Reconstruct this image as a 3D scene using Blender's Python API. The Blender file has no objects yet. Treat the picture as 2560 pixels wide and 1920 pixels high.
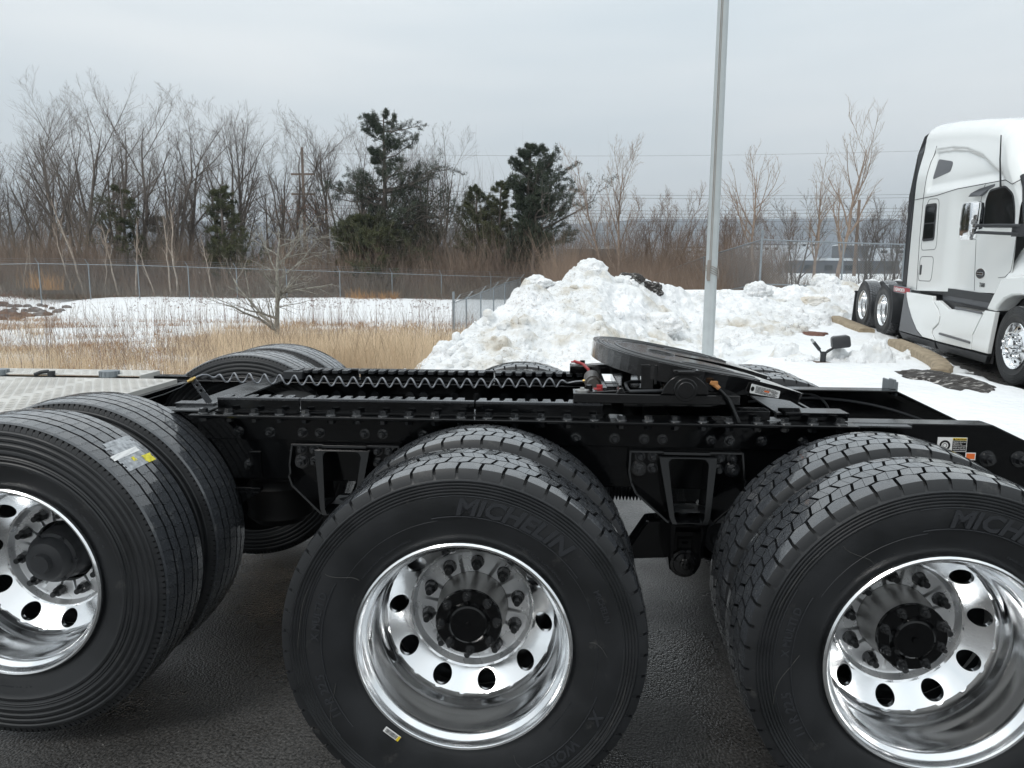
import bpy, bmesh, math, random
import numpy as np
from mathutils import Vector, Matrix

# ---------------------------------------------------------------- camera
SC = bpy.context.scene
COL = SC.collection
rad = math.radians
CX, CD, CH, YAW, PITCH, ROLL, FPX = .2491, 1.9318, 1.5333, -.0593, .1495, .0062, 1887.45
_f = np.array([math.sin(YAW)*math.cos(PITCH), math.cos(YAW)*math.cos(PITCH), -math.sin(PITCH)])
_r = np.array([math.cos(YAW), -math.sin(YAW), 0.]); _u = np.cross(_r, _f)
CR = _r*math.cos(ROLL)+_u*math.sin(ROLL); CU = -_r*math.sin(ROLL)+_u*math.cos(ROLL); CF = _f
CP = np.array([CX, -CD, CH])
cam = bpy.data.cameras.new('camera'); cam_o = bpy.data.objects.new('camera', cam); COL.objects.link(cam_o)
cam.sensor_width = 36; cam.lens = 36*FPX/2560; cam.clip_start = .05; cam.clip_end = 12000
cam_o.matrix_world = Matrix(((CR[0], CU[0], -CF[0], CP[0]), (CR[1], CU[1], -CF[1], CP[1]), (CR[2], CU[2], -CF[2], CP[2]), (0, 0, 0, 1)))
SC.camera = cam_o
def at(px, py, d):            # a point of the place: bearing measured in the photograph, d metres away along the view axis
    return CP + d*(CF+CR*(px-1280)/FPX-CU*(py-960)/FPX)

# ---------------------------------------------------------------- sky, sun, exposure
SUN_EL, SUN_AZ = rad(48), rad(215)
W = bpy.data.worlds.new('World'); SC.world = W; W.use_nodes = True
nt = W.node_tree; nt.nodes.clear()
def wn(t, **k):
    n = nt.nodes.new(t)
    for a, b in k.items(): setattr(n, a, b)
    return n
out = wn('ShaderNodeOutputWorld'); bg = wn('ShaderNodeBackground'); bg.inputs['Strength'].default_value = .1
sky = wn('ShaderNodeTexSky', sky_type='NISHITA', sun_disc=False); sky.sun_elevation = SUN_EL; sky.sun_rotation = SUN_AZ
tc = wn('ShaderNodeTexCoord'); sep = wn('ShaderNodeSeparateXYZ')
L = nt.links.new
L(tc.outputs['Generated'], sep.inputs[0])
# cloud deck: bands stretched along the horizon
mp = wn('ShaderNodeMapping'); mp.inputs['Scale'].default_value = (.9, .9, 5.5); mp.inputs['Rotation'].default_value = (rad(2), rad(1), 0)
L(tc.outputs['Generated'], mp.inputs[0])
nz = wn('ShaderNodeTexNoise'); nz.inputs['Scale'].default_value = 1.5; nz.inputs['Detail'].default_value = 3; nz.inputs['Roughness'].default_value = .5
L(mp.outputs[0], nz.inputs['Vector'])
cr = wn('ShaderNodeValToRGB')
e = cr.color_ramp.elements
e[0].position = .34; e[0].color = (5.35, 5.95, 6.3, 1); e[1].position = .66; e[1].color = (6.85, 7.15, 7.25, 1)
L(nz.outputs['Fac'], cr.inputs[0])
# overcast brightening towards the zenith
mr = wn('ShaderNodeMapRange'); mr.inputs['From Min'].default_value = .05; mr.inputs['From Max'].default_value = .9
mr.inputs['To Min'].default_value = 1.0; mr.inputs['To Max'].default_value = 1.75
L(sep.outputs['Z'], mr.inputs['Value'])
mu = wn('ShaderNodeVectorMath', operation='SCALE'); L(cr.outputs[0], mu.inputs[0]); L(mr.outputs[0], mu.inputs['Scale'])
mx = wn('ShaderNodeMixRGB'); mx.inputs[0].default_value = .96
L(sky.outputs[0], mx.inputs[1]); L(mu.outputs[0], mx.inputs[2]); L(mx.outputs[0], bg.inputs['Color']); L(bg.outputs[0], out.inputs[0])
sun = bpy.data.lights.new('sun', 'SUN'); sun.energy = 1.0; sun.angle = rad(18); sun.color = (1, .97, .93)
sun_o = bpy.data.objects.new('sun', sun); COL.objects.link(sun_o)
# shadows fall away from the camera's left: sun behind the camera to the left
sd = Vector((math.sin(SUN_AZ)*math.cos(SUN_EL), math.cos(SUN_AZ)*math.cos(SUN_EL), math.sin(SUN_EL)))
sun_o.rotation_euler = (-sd).to_track_quat('-Z', 'Y').to_euler()
SC.view_settings.view_transform = 'Standard'; SC.view_settings.look = 'None'; SC.view_settings.gamma = 1
SC.view_settings.exposure = .28; SC.view_settings.use_curve_mapping = False
SC.render.engine = 'CYCLES'

# ---------------------------------------------------------------- materials
MATS = {}
def mat(name, col, rough=.5, metal=0., coat=0., noise=0., nscale=20., col2=None, bump=0., bscale=60., rvar=0., spec=None, detail=4., lo=.35, hi=.65, trans=0., coords='Object', bdist=.01, sss=0.):
    if name in MATS: return MATS[name]
    m = bpy.data.materials.new(name); MATS[name] = m; m.use_nodes = True
    t = m.node_tree; b = t.nodes['Principled BSDF']
    b.inputs['Base Color'].default_value = (*col, 1); b.inputs['Roughness'].default_value = rough; b.inputs['Metallic'].default_value = metal
    b.inputs['Coat Weight'].default_value = coat; b.inputs['Coat Roughness'].default_value = .06
    if spec is not None: b.inputs['Specular IOR Level'].default_value = spec
    if trans: b.inputs['Transmission Weight'].default_value = trans
    if sss:
        b.inputs['Subsurface Weight'].default_value = sss; b.inputs['Subsurface Radius'].default_value = (.03, .04, .05)
    co = t.nodes.new('ShaderNodeTexCoord'); v = co.outputs[coords]
    if noise or rvar:
        n = t.nodes.new('ShaderNodeTexNoise'); n.inputs['Scale'].default_value = nscale; n.inputs['Detail'].default_value = detail
        t.links.new(v, n.inputs['Vector'])
        if noise:
            r = t.nodes.new('ShaderNodeValToRGB'); c2 = col2 or tuple(c*.5 for c in col)
            r.color_ramp.elements[0].position = lo; r.color_ramp.elements[0].color = (*c2, 1)
            r.color_ramp.elements[1].position = hi; r.color_ramp.elements[1].color = (*col, 1)
            t.links.new(n.outputs['Fac'], r.inputs[0])
            x = t.nodes.new('ShaderNodeMixRGB'); x.inputs[0].default_value = noise; x.inputs[1].default_value = (*col, 1)
            t.links.new(r.outputs[0], x.inputs[2]); t.links.new(x.outputs[0], b.inputs['Base Color'])
        if rvar:
            q = t.nodes.new('ShaderNodeMapRange'); q.inputs['From Min'].default_value = .3; q.inputs['From Max'].default_value = .7
            q.inputs['To Min'].default_value = max(.02, rough-rvar); q.inputs['To Max'].default_value = min(1, rough+rvar)
            t.links.new(n.outputs['Fac'], q.inputs['Value']); t.links.new(q.outputs[0], b.inputs['Roughness'])
    if bump:
        n2 = t.nodes.new('ShaderNodeTexNoise'); n2.inputs['Scale'].default_value = bscale; n2.inputs['Detail'].default_value = 5
        t.links.new(v, n2.inputs['Vector'])
        bp = t.nodes.new('ShaderNodeBump'); bp.inputs['Strength'].default_value = bump; bp.inputs['Distance'].default_value = bdist
        t.links.new(n2.outputs['Fac'], bp.inputs['Height']); t.links.new(bp.outputs[0], b.inputs['Normal'])
    return m
M_RUB = mat('tyre_sidewall_rubber', (.0155, .0168, .019), .45, noise=.8, nscale=7, col2=(.008, .009, .010), bump=.12, bscale=260, rvar=.1, bdist=.002)
M_TREAD_LIT = mat('lit_tread_rubber', (.052, .056, .062), .20, coat=.9, noise=.7, nscale=110, col2=(.040, .043, .048), bump=.25, bscale=170, rvar=.12, bdist=.003)  # lighter than the sidewall: sky sheen on block tops put into the colour
M_GROOVE_SHADE = mat('groove_shade_rubber', (.003, .003, .003), .8)  # near black: shade down in the grooves put into the colour
M_LET = mat('raised_tyre_lettering', (.024, .026, .030), .42)
M_ALU = mat('polished_aluminium', (.83, .84, .85), .16, metal=1., rvar=.07, nscale=9, bump=.03, bscale=30, bdist=.004)
M_ALU2 = mat('satin_aluminium_disc', (.80, .81, .82), .30, metal=.66, rvar=.08, nscale=14)
M_STEEL = mat('dull_machined_steel', (.42, .415, .405), .42, metal=.7, noise=.5, nscale=18, rvar=.1)
M_CHROME = mat('chrome', (.86, .87, .88), .06, metal=1.)
M_BLK = mat('gloss_black_frame_paint', (.0018, .0020, .0024), .13, spec=.32, rvar=.09, nscale=7, bump=.05, bscale=45, bdist=.003)
M_GRS = mat('greasy_black_paint', (.0035, .0035, .004), .12, coat=.4, rvar=.08, nscale=22, bump=.16, bscale=60, bdist=.003)
M_SAT = mat('satin_black_plastic', (.022, .024, .027), .5, bump=.1, bscale=200, bdist=.001)
M_BOLT = mat('dark_painted_bolt', (.012, .013, .0145), .16, coat=1.)
M_LBOLT = mat('blackened_lug_nut', (.009, .010, .011), .34)
M_WET = mat('wet_dark_steel_plate', (.10, .105, .11), .3, metal=.55, noise=.8, nscale=7, col2=(.03, .032, .034), rvar=.15, bump=.15, bscale=50, bdist=.003)
M_DECK = mat('aluminium_grip_deck', (.60, .585, .55), .5, metal=.15, noise=.4, nscale=5, rvar=.1)
M_HOSE = mat('grey_coiled_hose', (.20, .21, .23), .3, coat=.4)
M_BRASS = mat('brass', (.45, .32, .12), .35, metal=.9)
M_RED = mat('red_painted_steel', (.30, .018, .02), .45)
M_ORNG = mat('rusty_orange', (.42, .19, .06), .6, noise=.6, nscale=40)
M_WHT = mat('white_sticker', (.75, .75, .74), .4)
M_YEL = mat('yellow_print', (.75, .55, .03), .45)
M_YEL2 = mat('bright_yellow_label', (.80, .70, .02), .45, noise=.4, nscale=80, col2=(.3, .27, .05))
M_ORP = mat('orange_print', (.75, .16, .03), .45)
M_INK = mat('black_print', (.006, .006, .006), .55, spec=.15)
M_REDP = mat('red_print', (.35, .015, .03), .4)
M_TAPE = mat('torn_clear_tape', (.42, .44, .46), .3, noise=.8, nscale=60, col2=(.16, .17, .18), bump=.5, bscale=120, bdist=.003)
M_PAINT = mat('white_truck_paint', (.82, .84, .83), .22, coat=.6, rvar=.04, nscale=2)
M_GLASS = mat('dark_tinted_glass', (.008, .010, .011), .04)
M_GREYP = mat('grey_panel', (.10, .105, .115), .4)
M_SEAM = mat('dark_panel_gap', (.03, .03, .032), .7)
M_GALV = mat('galvanised_steel', (.27, .30, .32), .45, metal=.45, noise=.4, nscale=9, rvar=.1)
M_POLE = mat('flagpole_satin_aluminium', (.50, .535, .54), .42, metal=.35, noise=.35, nscale=6, col2=(.40, .43, .44), rvar=.08)
M_ROPE = mat('weathered_rope', (.30, .27, .24), .8)
M_KERB = mat('weathered_tan_kerb', (.34, .275, .19), .85, noise=.8, nscale=10, col2=(.20, .155, .10), bump=.3, bscale=40, bdist=.004)
M_ROCK = mat('grey_boulder', (.22, .20, .19), .85, noise=.9, nscale=2.5, col2=(.075, .06, .052), bump=.5, bscale=8, bdist=.05)
M_ROCKR = mat('rusty_boulder', (.19, .115, .08), .85, noise=.9, nscale=2.5, col2=(.08, .06, .05), bump=.5, bscale=8, bdist=.05)
M_BARK = mat('dark_grey_bark', (.135, .115, .10), .9, noise=.6, nscale=3, col2=(.075, .062, .054))
M_TWIG = mat('grey_brown_twigs', (.130, .110, .096), .9)
M_BARKP = mat('pale_birch_bark', (.42, .36, .30), .85, noise=.6, nscale=5, col2=(.2, .16, .13))
M_BARKL = mat('lichen_covered_bark', (.30, .29, .25), .9, noise=.8, nscale=9, col2=(.12, .105, .09))
M_BARKT = mat('tan_branch_bark', (.30, .235, .185), .9, noise=.6, nscale=6, col2=(.17, .12, .095))
M_BRUSH = mat('red_brown_brush', (.24, .175, .13), .95, noise=.9, nscale=.35, col2=(.15, .11, .088))
M_BRUSHG = mat('grey_brush_stems', (.19, .16, .13), .95)
M_NEED = mat('pine_needles', (.040, .055, .030), .7, noise=.9, nscale=1.2, col2=(.016, .027, .017))
M_NEEDY = mat('olive_conifer_needles', (.075, .080, .028), .7, noise=.9, nscale=1.5, col2=(.028, .038, .018))
M_LEAFR = mat('withered_oak_leaves', (.30, .115, .05), .85)
M_GRASS = mat('dry_straw_grass', (.70, .565, .40), .9, noise=.9, nscale=.6, col2=(.50, .375, .245))
M_SEED = mat('dry_seed_heads', (.16, .095, .075), .95)
M_LEAFB = mat('wet_brown_leaves', (.17, .065, .035), .8, noise=.9, nscale=20, col2=(.07, .03, .02), bump=.6, bscale=30, bdist=.02)
M_HILL = mat('far_wooded_hill', (.085, .10, .12), 1., noise=.7, nscale=.006, col2=(.055, .065, .08), coords='Object')
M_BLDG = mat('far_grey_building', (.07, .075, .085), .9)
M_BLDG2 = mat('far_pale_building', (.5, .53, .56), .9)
M_WIRE = mat('power_cable', (.08, .085, .09), .6)
M_POST = mat('weathered_timber_pole', (.15, .11, .085), .9)

def snow_mat(name, dirt=.0, scale=1., ground=None):
    m = bpy.data.materials.new(name); m.use_nodes = True; t = m.node_tree; b = t.nodes['Principled BSDF']; k = t.links.new
    b.inputs['Roughness'].default_value = .75; b.inputs['Specular IOR Level'].default_value = .2
    co = t.nodes.new('ShaderNodeTexCoord')
    n = t.nodes.new('ShaderNodeTexNoise'); n.inputs['Scale'].default_value = .9*scale; n.inputs['Detail'].default_value = 8; n.inputs['Roughness'].default_value = .62
    k(co.outputs['Object'], n.inputs['Vector'])
    r = t.nodes.new('ShaderNodeValToRGB'); el = r.color_ramp.elements
    el[0].position = .30; el[0].color = (.40, .35, .28, 1); el[1].position = .46; el[1].color = (.76, .775, .78, 1)
    a = el.new(.36); a.color = (.60, .57, .51, 1); a2 = el.new(.62); a2.color = (.84, .85, .86, 1)
    k(n.outputs['Fac'], r.inputs[0])
    x = t.nodes.new('ShaderNodeMixRGB'); x.inputs[0].default_value = dirt; x.inputs[1].default_value = (.82, .835, .845, 1)
    k(r.outputs[0], x.inputs[2])
    last = x.outputs[0]
    if dirt > .5:      # grit frozen into the snow
        ng = t.nodes.new('ShaderNodeTexNoise'); ng.inputs['Scale'].default_value = 26; ng.inputs['Detail'].default_value = 6; ng.inputs['Roughness'].default_value = .7; k(co.outputs['Object'], ng.inputs['Vector'])
        nb = t.nodes.new('ShaderNodeTexNoise'); nb.inputs['Scale'].default_value = .55; nb.inputs['Detail'].default_value = 3; k(co.outputs['Object'], nb.inputs['Vector'])
        m1 = t.nodes.new('ShaderNodeMapRange'); m1.inputs['From Min'].default_value = .54; m1.inputs['From Max'].default_value = .68; k(ng.outputs['Fac'], m1.inputs['Value'])
        m2 = t.nodes.new('ShaderNodeMapRange'); m2.inputs['From Min'].default_value = .42; m2.inputs['From Max'].default_value = .62; k(nb.outputs['Fac'], m2.inputs['Value'])
        mm = t.nodes.new('ShaderNodeMath'); mm.operation = 'MULTIPLY'; k(m1.outputs[0], mm.inputs[0]); k(m2.outputs[0], mm.inputs[1])
        ml = t.nodes.new('ShaderNodeMapping'); ml.inputs['Scale'].default_value = (.8, .8, 5.); k(co.outputs['Object'], ml.inputs[0])
        nl = t.nodes.new('ShaderNodeTexNoise'); nl.inputs['Scale'].default_value = 1.3; nl.inputs['Detail'].default_value = 7; nl.inputs['Roughness'].default_value = .65; k(ml.outputs[0], nl.inputs['Vector'])
        rl = t.nodes.new('ShaderNodeMapRange'); rl.inputs['From Min'].default_value = .56; rl.inputs['From Max'].default_value = .70; rl.inputs['To Max'].default_value = .6; k(nl.outputs['Fac'], rl.inputs['Value'])
        xl = t.nodes.new('ShaderNodeMixRGB'); k(rl.outputs[0], xl.inputs[0]); k(last, xl.inputs[1]); xl.inputs[2].default_value = (.56, .55, .52, 1); last = xl.outputs[0]
        xg = t.nodes.new('ShaderNodeMixRGB'); k(mm.outputs[0], xg.inputs[0]); k(last, xg.inputs[1]); xg.inputs[2].default_value = (.34, .30, .25, 1); last = xg.outputs[0]
    k(last, b.inputs['Base Color'])
    n2 = t.nodes.new('ShaderNodeTexNoise'); n2.inputs['Scale'].default_value = 5*scale; n2.inputs['Detail'].default_value = 9; n2.inputs['Roughness'].default_value = .6
    k(co.outputs['Object'], n2.inputs['Vector'])
    v = t.nodes.new('ShaderNodeTexVoronoi'); v.inputs['Scale'].default_value = 9*scale; k(co.outputs['Object'], v.inputs['Vector'])
    ad = t.nodes.new('ShaderNodeMath'); ad.operation = 'MULTIPLY_ADD'; ad.inputs[1].default_value = .35
    k(v.outputs['Distance'], ad.inputs[0]); k(n2.outputs['Fac'], ad.inputs[2])
    bp = t.nodes.new('ShaderNodeBump'); bp.inputs['Strength'].default_value = .55; bp.inputs['Distance'].default_value = .09/scale
    k(ad.outputs[0], bp.inputs['Height']); k(bp.outputs[0], b.inputs['Normal'])
    MATS[name] = m
    return m
M_SNOW = snow_mat('settled_snow', .25, .8)
M_PILE = snow_mat('ploughed_snow', 1., 1.)

def scuffed(m, scale, lo, hi, col):      # pale dried dust and scuffs over rubber
    t = m.node_tree; b = t.nodes['Principled BSDF']; k = t.links.new; inp = b.inputs['Base Color']; src = inp.links[0].from_socket
    co = t.nodes.new('ShaderNodeTexCoord'); n = t.nodes.new('ShaderNodeTexNoise'); n.inputs['Scale'].default_value = scale; n.inputs['Detail'].default_value = 9; n.inputs['Roughness'].default_value = .72; k(co.outputs['Object'], n.inputs['Vector'])
    r = t.nodes.new('ShaderNodeMapRange'); r.inputs['From Min'].default_value = lo; r.inputs['From Max'].default_value = hi; k(n.outputs['Fac'], r.inputs['Value'])
    x = t.nodes.new('ShaderNodeMixRGB'); k(r.outputs[0], x.inputs[0]); k(src, x.inputs[1]); x.inputs[2].default_value = (*col, 1); k(x.outputs[0], inp)
scuffed(M_TREAD_LIT, 22, .56, .74, (.15, .15, .145)); scuffed(M_RUB, 9, .60, .80, (.085, .083, .078))
def asphalt():
    m = bpy.data.materials.new('damp_asphalt'); m.use_nodes = True; t = m.node_tree; b = t.nodes['Principled BSDF']; k = t.links.new
    co = t.nodes.new('ShaderNodeTexCoord')
    v = t.nodes.new('ShaderNodeTexVoronoi'); v.inputs['Scale'].default_value = 120; k(co.outputs['Object'], v.inputs['Vector'])
    n = t.nodes.new('ShaderNodeTexNoise'); n.inputs['Scale'].default_value = 1.7; n.inputs['Detail'].default_value = 7; k(co.outputs['Object'], n.inputs['Vector'])
    n3 = t.nodes.new('ShaderNodeTexNoise'); n3.inputs['Scale'].default_value = 100; n3.inputs['Detail'].default_value = 3; k(co.outputs['Object'], n3.inputs['Vector'])
    r = t.nodes.new('ShaderNodeValToRGB'); r.color_ramp.elements[0].color = (.010, .010, .0095, 1); r.color_ramp.elements[0].position = .3
    r.color_ramp.elements[1].color = (.095, .091, .087, 1); r.color_ramp.elements[1].position = .75
    k(n3.outputs['Fac'], r.inputs[0])
    ns = t.nodes.new('ShaderNodeTexNoise'); ns.inputs['Scale'].default_value = 1.3; ns.inputs['Detail'].default_value = 8; ns.inputs['Roughness'].default_value = .65; k(co.outputs['Object'], ns.inputs['Vector'])
    ms = t.nodes.new('ShaderNodeMapRange'); ms.inputs['From Min'].default_value = .38; ms.inputs['From Max'].default_value = .66; ms.inputs['To Min'].default_value = .62; ms.inputs['To Max'].default_value = 1.45; k(ns.outputs['Fac'], ms.inputs['Value'])
    sc = t.nodes.new('ShaderNodeVectorMath'); sc.operation = 'SCALE'; k(r.outputs[0], sc.inputs[0]); k(ms.outputs[0], sc.inputs['Scale']); k(sc.outputs[0], b.inputs['Base Color'])
    q = t.nodes.new('ShaderNodeMapRange'); q.inputs['From Min'].default_value = .35; q.inputs['From Max'].default_value = .65
    q.inputs['To Min'].default_value = .14; q.inputs['To Max'].default_value = .46
    k(n.outputs['Fac'], q.inputs['Value']); k(q.outputs[0], b.inputs['Roughness'])
    bp = t.nodes.new('ShaderNodeBump'); bp.inputs['Strength'].default_value = 1.; bp.inputs['Distance'].default_value = .0028; bp.invert = True
    k(v.outputs['Distance'], bp.inputs['Height']); k(bp.outputs[0], b.inputs['Normal'])
    return m
M_ASPH = asphalt()
def dirt_ice():
    m = mat('dirty_ice_and_gravel', (.55, .53, .50), .7, noise=1., nscale=16, col2=(.035, .03, .027), bump=.9, bscale=24, bdist=.05, detail=8, lo=.55, hi=.72)
    for n in m.node_tree.nodes:
        if n.type == 'TEX_NOISE' and abs(n.inputs['Scale'].default_value-16) < .1:
            mpn = m.node_tree.nodes.new('ShaderNodeMapping'); mpn.inputs['Scale'].default_value = (.5, 1.3, 1)
            src = n.inputs['Vector'].links[0].from_socket
            m.node_tree.links.new(src, mpn.inputs[0]); m.node_tree.links.new(mpn.outputs[0], n.inputs['Vector'])
    return m
M_DIRT = dirt_ice()

# ---------------------------------------------------------------- mesh helpers
class MB:
    def __init__(s): s.v = []; s.f = []
    def add(s, vs, fs):
        o = len(s.v); s.v += [tuple(map(float, p)) for p in vs]; s.f += [tuple(i+o for i in f) for f in fs]; return s
    def box(s, x0, x1, y0, y1, z0, z1, M=None):
        vs = [Vector((x, y, z)) for x in (x0, x1) for y in (y0, y1) for z in (z0, z1)]
        if M is not None: vs = [M @ p for p in vs]
        return s.add(vs, [(0, 1, 3, 2), (4, 6, 7, 5), (0, 4, 5, 1), (2, 3, 7, 6), (0, 2, 6, 4), (1, 5, 7, 3)])
    def cyl(s, a, b, r0, r1=None, n=12, caps=True):
        a = Vector(a); b = Vector(b); r1 = r0 if r1 is None else r1
        d = (b-a).normalized(); u = d.orthogonal().normalized(); w = d.cross(u)
        vs = []
        for c, r in ((a, r0), (b, r1)):
            for i in range(n):
                t = 2*math.pi*(i+.5)/n; vs.append(c+(u*math.cos(t)+w*math.sin(t))*r)
        fs = [(i, (i+1) % n, n+(i+1) % n, n+i) for i in range(n)]
        if caps: fs += [tuple(range(n))[::-1], tuple(range(n, 2*n))]
        return s.add(vs, fs)
    def lathe(s, prof, n=64, c=(0, 0, 0), M=None):    # profile (r, y) turned about the Y axis
        vs = []
        for r, y in prof:
            for i in range(n):
                t = 2*math.pi*i/n; p = Vector((c[0]+r*math.sin(t), c[1]+y, c[2]+r*math.cos(t)))
                vs.append(M @ p if M is not None else p)
        fs = []
        for k in range(len(prof)-1):
            for i in range(n):
                j = (i+1) % n; fs.append((k*n+i, k*n+j, (k+1)*n+j, (k+1)*n+i))
        return s.add(vs, fs)
    def prism(s, poly, fn, d0, d1):                   # polygon (a, b) pushed from depth d0 to d1 through fn(a, b, d)
        n = len(poly)
        vs = [fn(a, b, d0) for a, b in poly]+[fn(a, b, d1) for a, b in poly]
        return s.add(vs, [tuple(range(n)), tuple(range(2*n-1, n-1, -1))]+[(i, n+i, n+(i+1) % n, (i+1) % n) for i in range(n)])
    def tube(s, pts, r, n=6, closed=False):
        P = [Vector(p) for p in pts]; K = len(P); rr = r if isinstance(r, (list, tuple)) else [r]*K
        vs = []; up = None
        for i, p in enumerate(P):
            a = P[(i-1) % K] if (closed or i) else P[0]; b = P[(i+1) % K] if (closed or i < K-1) else P[-1]
            d = (b-a).normalized()
            if up is None: up = d.orthogonal().normalized()
            up = (up-d*up.dot(d)).normalized(); w = d.cross(up)
            for j in range(n):
                t = 2*math.pi*j/n; vs.append(p+(up*math.cos(t)+w*math.sin(t))*rr[i])
        fs = []
        for i in range(K if closed else K-1):
            for j in range(n):
                i2 = (i+1) % K; fs.append((i*n+j, i*n+(j+1) % n, i2*n+(j+1) % n, i2*n+j))
        if not closed: fs += [tuple(range(n))[::-1], tuple(range((K-1)*n, K*n))]
        return s.add(vs, fs)
def fix(me):
    bm = bmesh.new(); bm.from_mesh(me); bmesh.ops.recalc_face_normals(bm, faces=bm.faces); bm.to_mesh(me); bm.free()
def obj(name, mb, m, parent=None, smooth=None, bevel=0, loc=None, recalc=True, seg=2):
    me = bpy.data.meshes.new(name); me.from_pydata(mb.v, [], mb.f)
    if recalc: fix(me)
    me.materials.append(m)
    if smooth is not None:
        me.shade_smooth()
        if smooth < 180: me.set_sharp_from_angle(angle=rad(smooth))
    o = bpy.data.objects.new(name, me); COL.objects.link(o)
    if parent is not None: o.parent = parent
    if loc is not None: o.location = loc
    if bevel:
        b = o.modifiers.new('bevel', 'BEVEL'); b.width = bevel; b.segments = seg; b.limit_method = 'ANGLE'; b.angle_limit = rad(40); b.harden_normals = False
    return o
def npmesh(name, V, Q, m, parent=None, smooth=False, T=None):
    me = bpy.data.meshes.new(name); V = np.asarray(V, np.float32).reshape(-1, 3)
    Q = np.zeros((0, 4), np.int64) if Q is None else np.asarray(Q).reshape(-1, 4)
    T = np.zeros((0, 3), np.int64) if T is None else np.asarray(T).reshape(-1, 3)
    me.vertices.add(len(V)); me.vertices.foreach_set('co', V.ravel())
    nl = Q.size+T.size; me.loops.add(nl); me.polygons.add(len(Q)+len(T))
    me.loops.foreach_set('vertex_index', np.concatenate([Q.ravel(), T.ravel()]).astype(np.int32))
    ls = np.concatenate([np.arange(len(Q))*4, Q.size+np.arange(len(T))*3]).astype(np.int32)
    me.polygons.foreach_set('loop_start', ls)
    me.polygons.foreach_set('use_smooth', np.full(len(Q)+len(T), smooth))
    me.update(calc_edges=True); me.validate()
    me.materials.append(m)
    o = bpy.data.objects.new(name, me); COL.objects.link(o)
    if parent is not None: o.parent = parent
    return o
def tubes(P, R, sides=3):         # P (N,K,3), R (N,K): many tapered polylines at once
    P = np.asarray(P, float); R = np.asarray(R, float); N, K, _ = P.shape
    D = np.gradient(P, axis=1); D /= np.linalg.norm(D, axis=2, keepdims=True)+1e-9
    ref = np.where(np.abs(D[..., 2:3]) > .8, np.array([1., 0, 0]), np.array([0, 0, 1.]))
    U = np.cross(D, ref); U /= np.linalg.norm(U, axis=2, keepdims=True)+1e-9; Wv = np.cross(D, U)
    a = 2*np.pi*np.arange(sides)/sides
    V = P[:, :, None]+(U[:, :, None]*np.cos(a)[:, None]+Wv[:, :, None]*np.sin(a)[:, None])*R[:, :, None, None]
    i = np.arange(N)[:, None, None]*K*sides; k = np.arange(K-1)[None, :, None]*sides; s = np.arange(sides)[None, None]; s2 = (s+1) % sides
    Q = np.stack([i+k+s, i+k+s2, i+k+sides+s2, i+k+sides+s], -1)
    return V.reshape(-1, 3), Q.reshape(-1, 4)
def join(parts):
    Vs = []; Qs = []; o = 0
    for V, Q in parts: Vs.append(V); Qs.append(Q+o); o += len(V)
    return np.concatenate(Vs), np.concatenate(Qs)
def empty(name, loc=(0, 0, 0)):
    o = bpy.data.objects.new(name, None); COL.objects.link(o); o.location = loc; o.empty_display_size = .1; return o
def tag(o, label, cat, group=None):
    o['label'] = label; o['category'] = cat
    if group: o['group'] = group
    return o
def struct(o, kind='structure'): o['kind'] = kind; return o
def dup(o, parent=None):
    c = o.copy(); COL.objects.link(c); c.parent = parent
    for ch in list(o.children): dup(ch, c)
    return c
# value noise
def vn(p, seed=0):
    p = np.asarray(p, float); i = np.floor(p).astype(np.int64); f = p-i; f = f*f*(3-2*f); n = p.shape[-1]; r = 0
    K = np.array([374761393, 668265263, 2147483647-58])[:n]
    for c in range(2**n):
        b = np.array([(c >> k) & 1 for k in range(n)]); h = ((i+b)*K).sum(-1)+seed*1274126177
        h = (h ^ (h >> 13))*1103515245 & 0x7fffffff; h = (h ^ (h >> 15))*12345 & 0x7fffffff
        h = (h ^ (h >> 11)) & 0xfffff
        w = np.prod(np.where(b == 1, f, 1-f), -1); r = r+w*h/0xfffff
    return r*2-1
def fbm(p, oct=4, seed=0, g=.5):
    p = np.asarray(p, float); a = 1; s = 0; t = 0
    for k in range(oct): s = s+a*vn(p*2**k+17.3*k, seed+k); t += a; a *= g
    return s/t
def ss(a, b, x): t = np.clip((x-a)/(b-a), 0, 1); return t*t*(3-2*t)
def text_mesh(s, size, ext=0., shear=0., off=0., res=2, align='CENTER'):
    c = bpy.data.curves.new('t', 'FONT'); c.body = s; c.size = size; c.extrude = ext; c.shear = shear; c.offset = off
    c.resolution_u = res; c.align_x = align
    o = bpy.data.objects.new('t', c); COL.objects.link(o)
    dg = bpy.context.evaluated_depsgraph_get(); me = bpy.data.meshes.new_from_object(o.evaluated_get(dg))
    bpy.data.objects.remove(o); bpy.data.curves.remove(c)
    V = np.array([v.co[:] for v in me.vertices]); F = [tuple(p.vertices) for p in me.polygons]; bpy.data.meshes.remove(me)
    return V, F
def text_obj(name, s, size, fn, m, parent, ext=.0004, **k):
    V, F = text_mesh(s, size, ext, **k); mb = MB(); mb.add([fn(*v) for v in V], F)
    return obj(name, mb, m, parent, recalc=False)
def rounded(pts, r, n=5):
    out = []; N = len(pts)
    for i in range(N):
        p = Vector(pts[i]); a = Vector(pts[i-1]); b = Vector(pts[(i+1) % N])
        ra = min(r, (a-p).length*.45); rb = min(r, (b-p).length*.45)
        q0 = p+(a-p).normalized()*ra; q1 = p+(b-p).normalized()*rb
        for k in range(n+1):
            t = k/n; q = q0*(1-t)**2+p*2*t*(1-t)+q1*t*t; out.append((q.x, q.y))
    return out
random.seed(4); RNG = np.random.default_rng(7)
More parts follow.
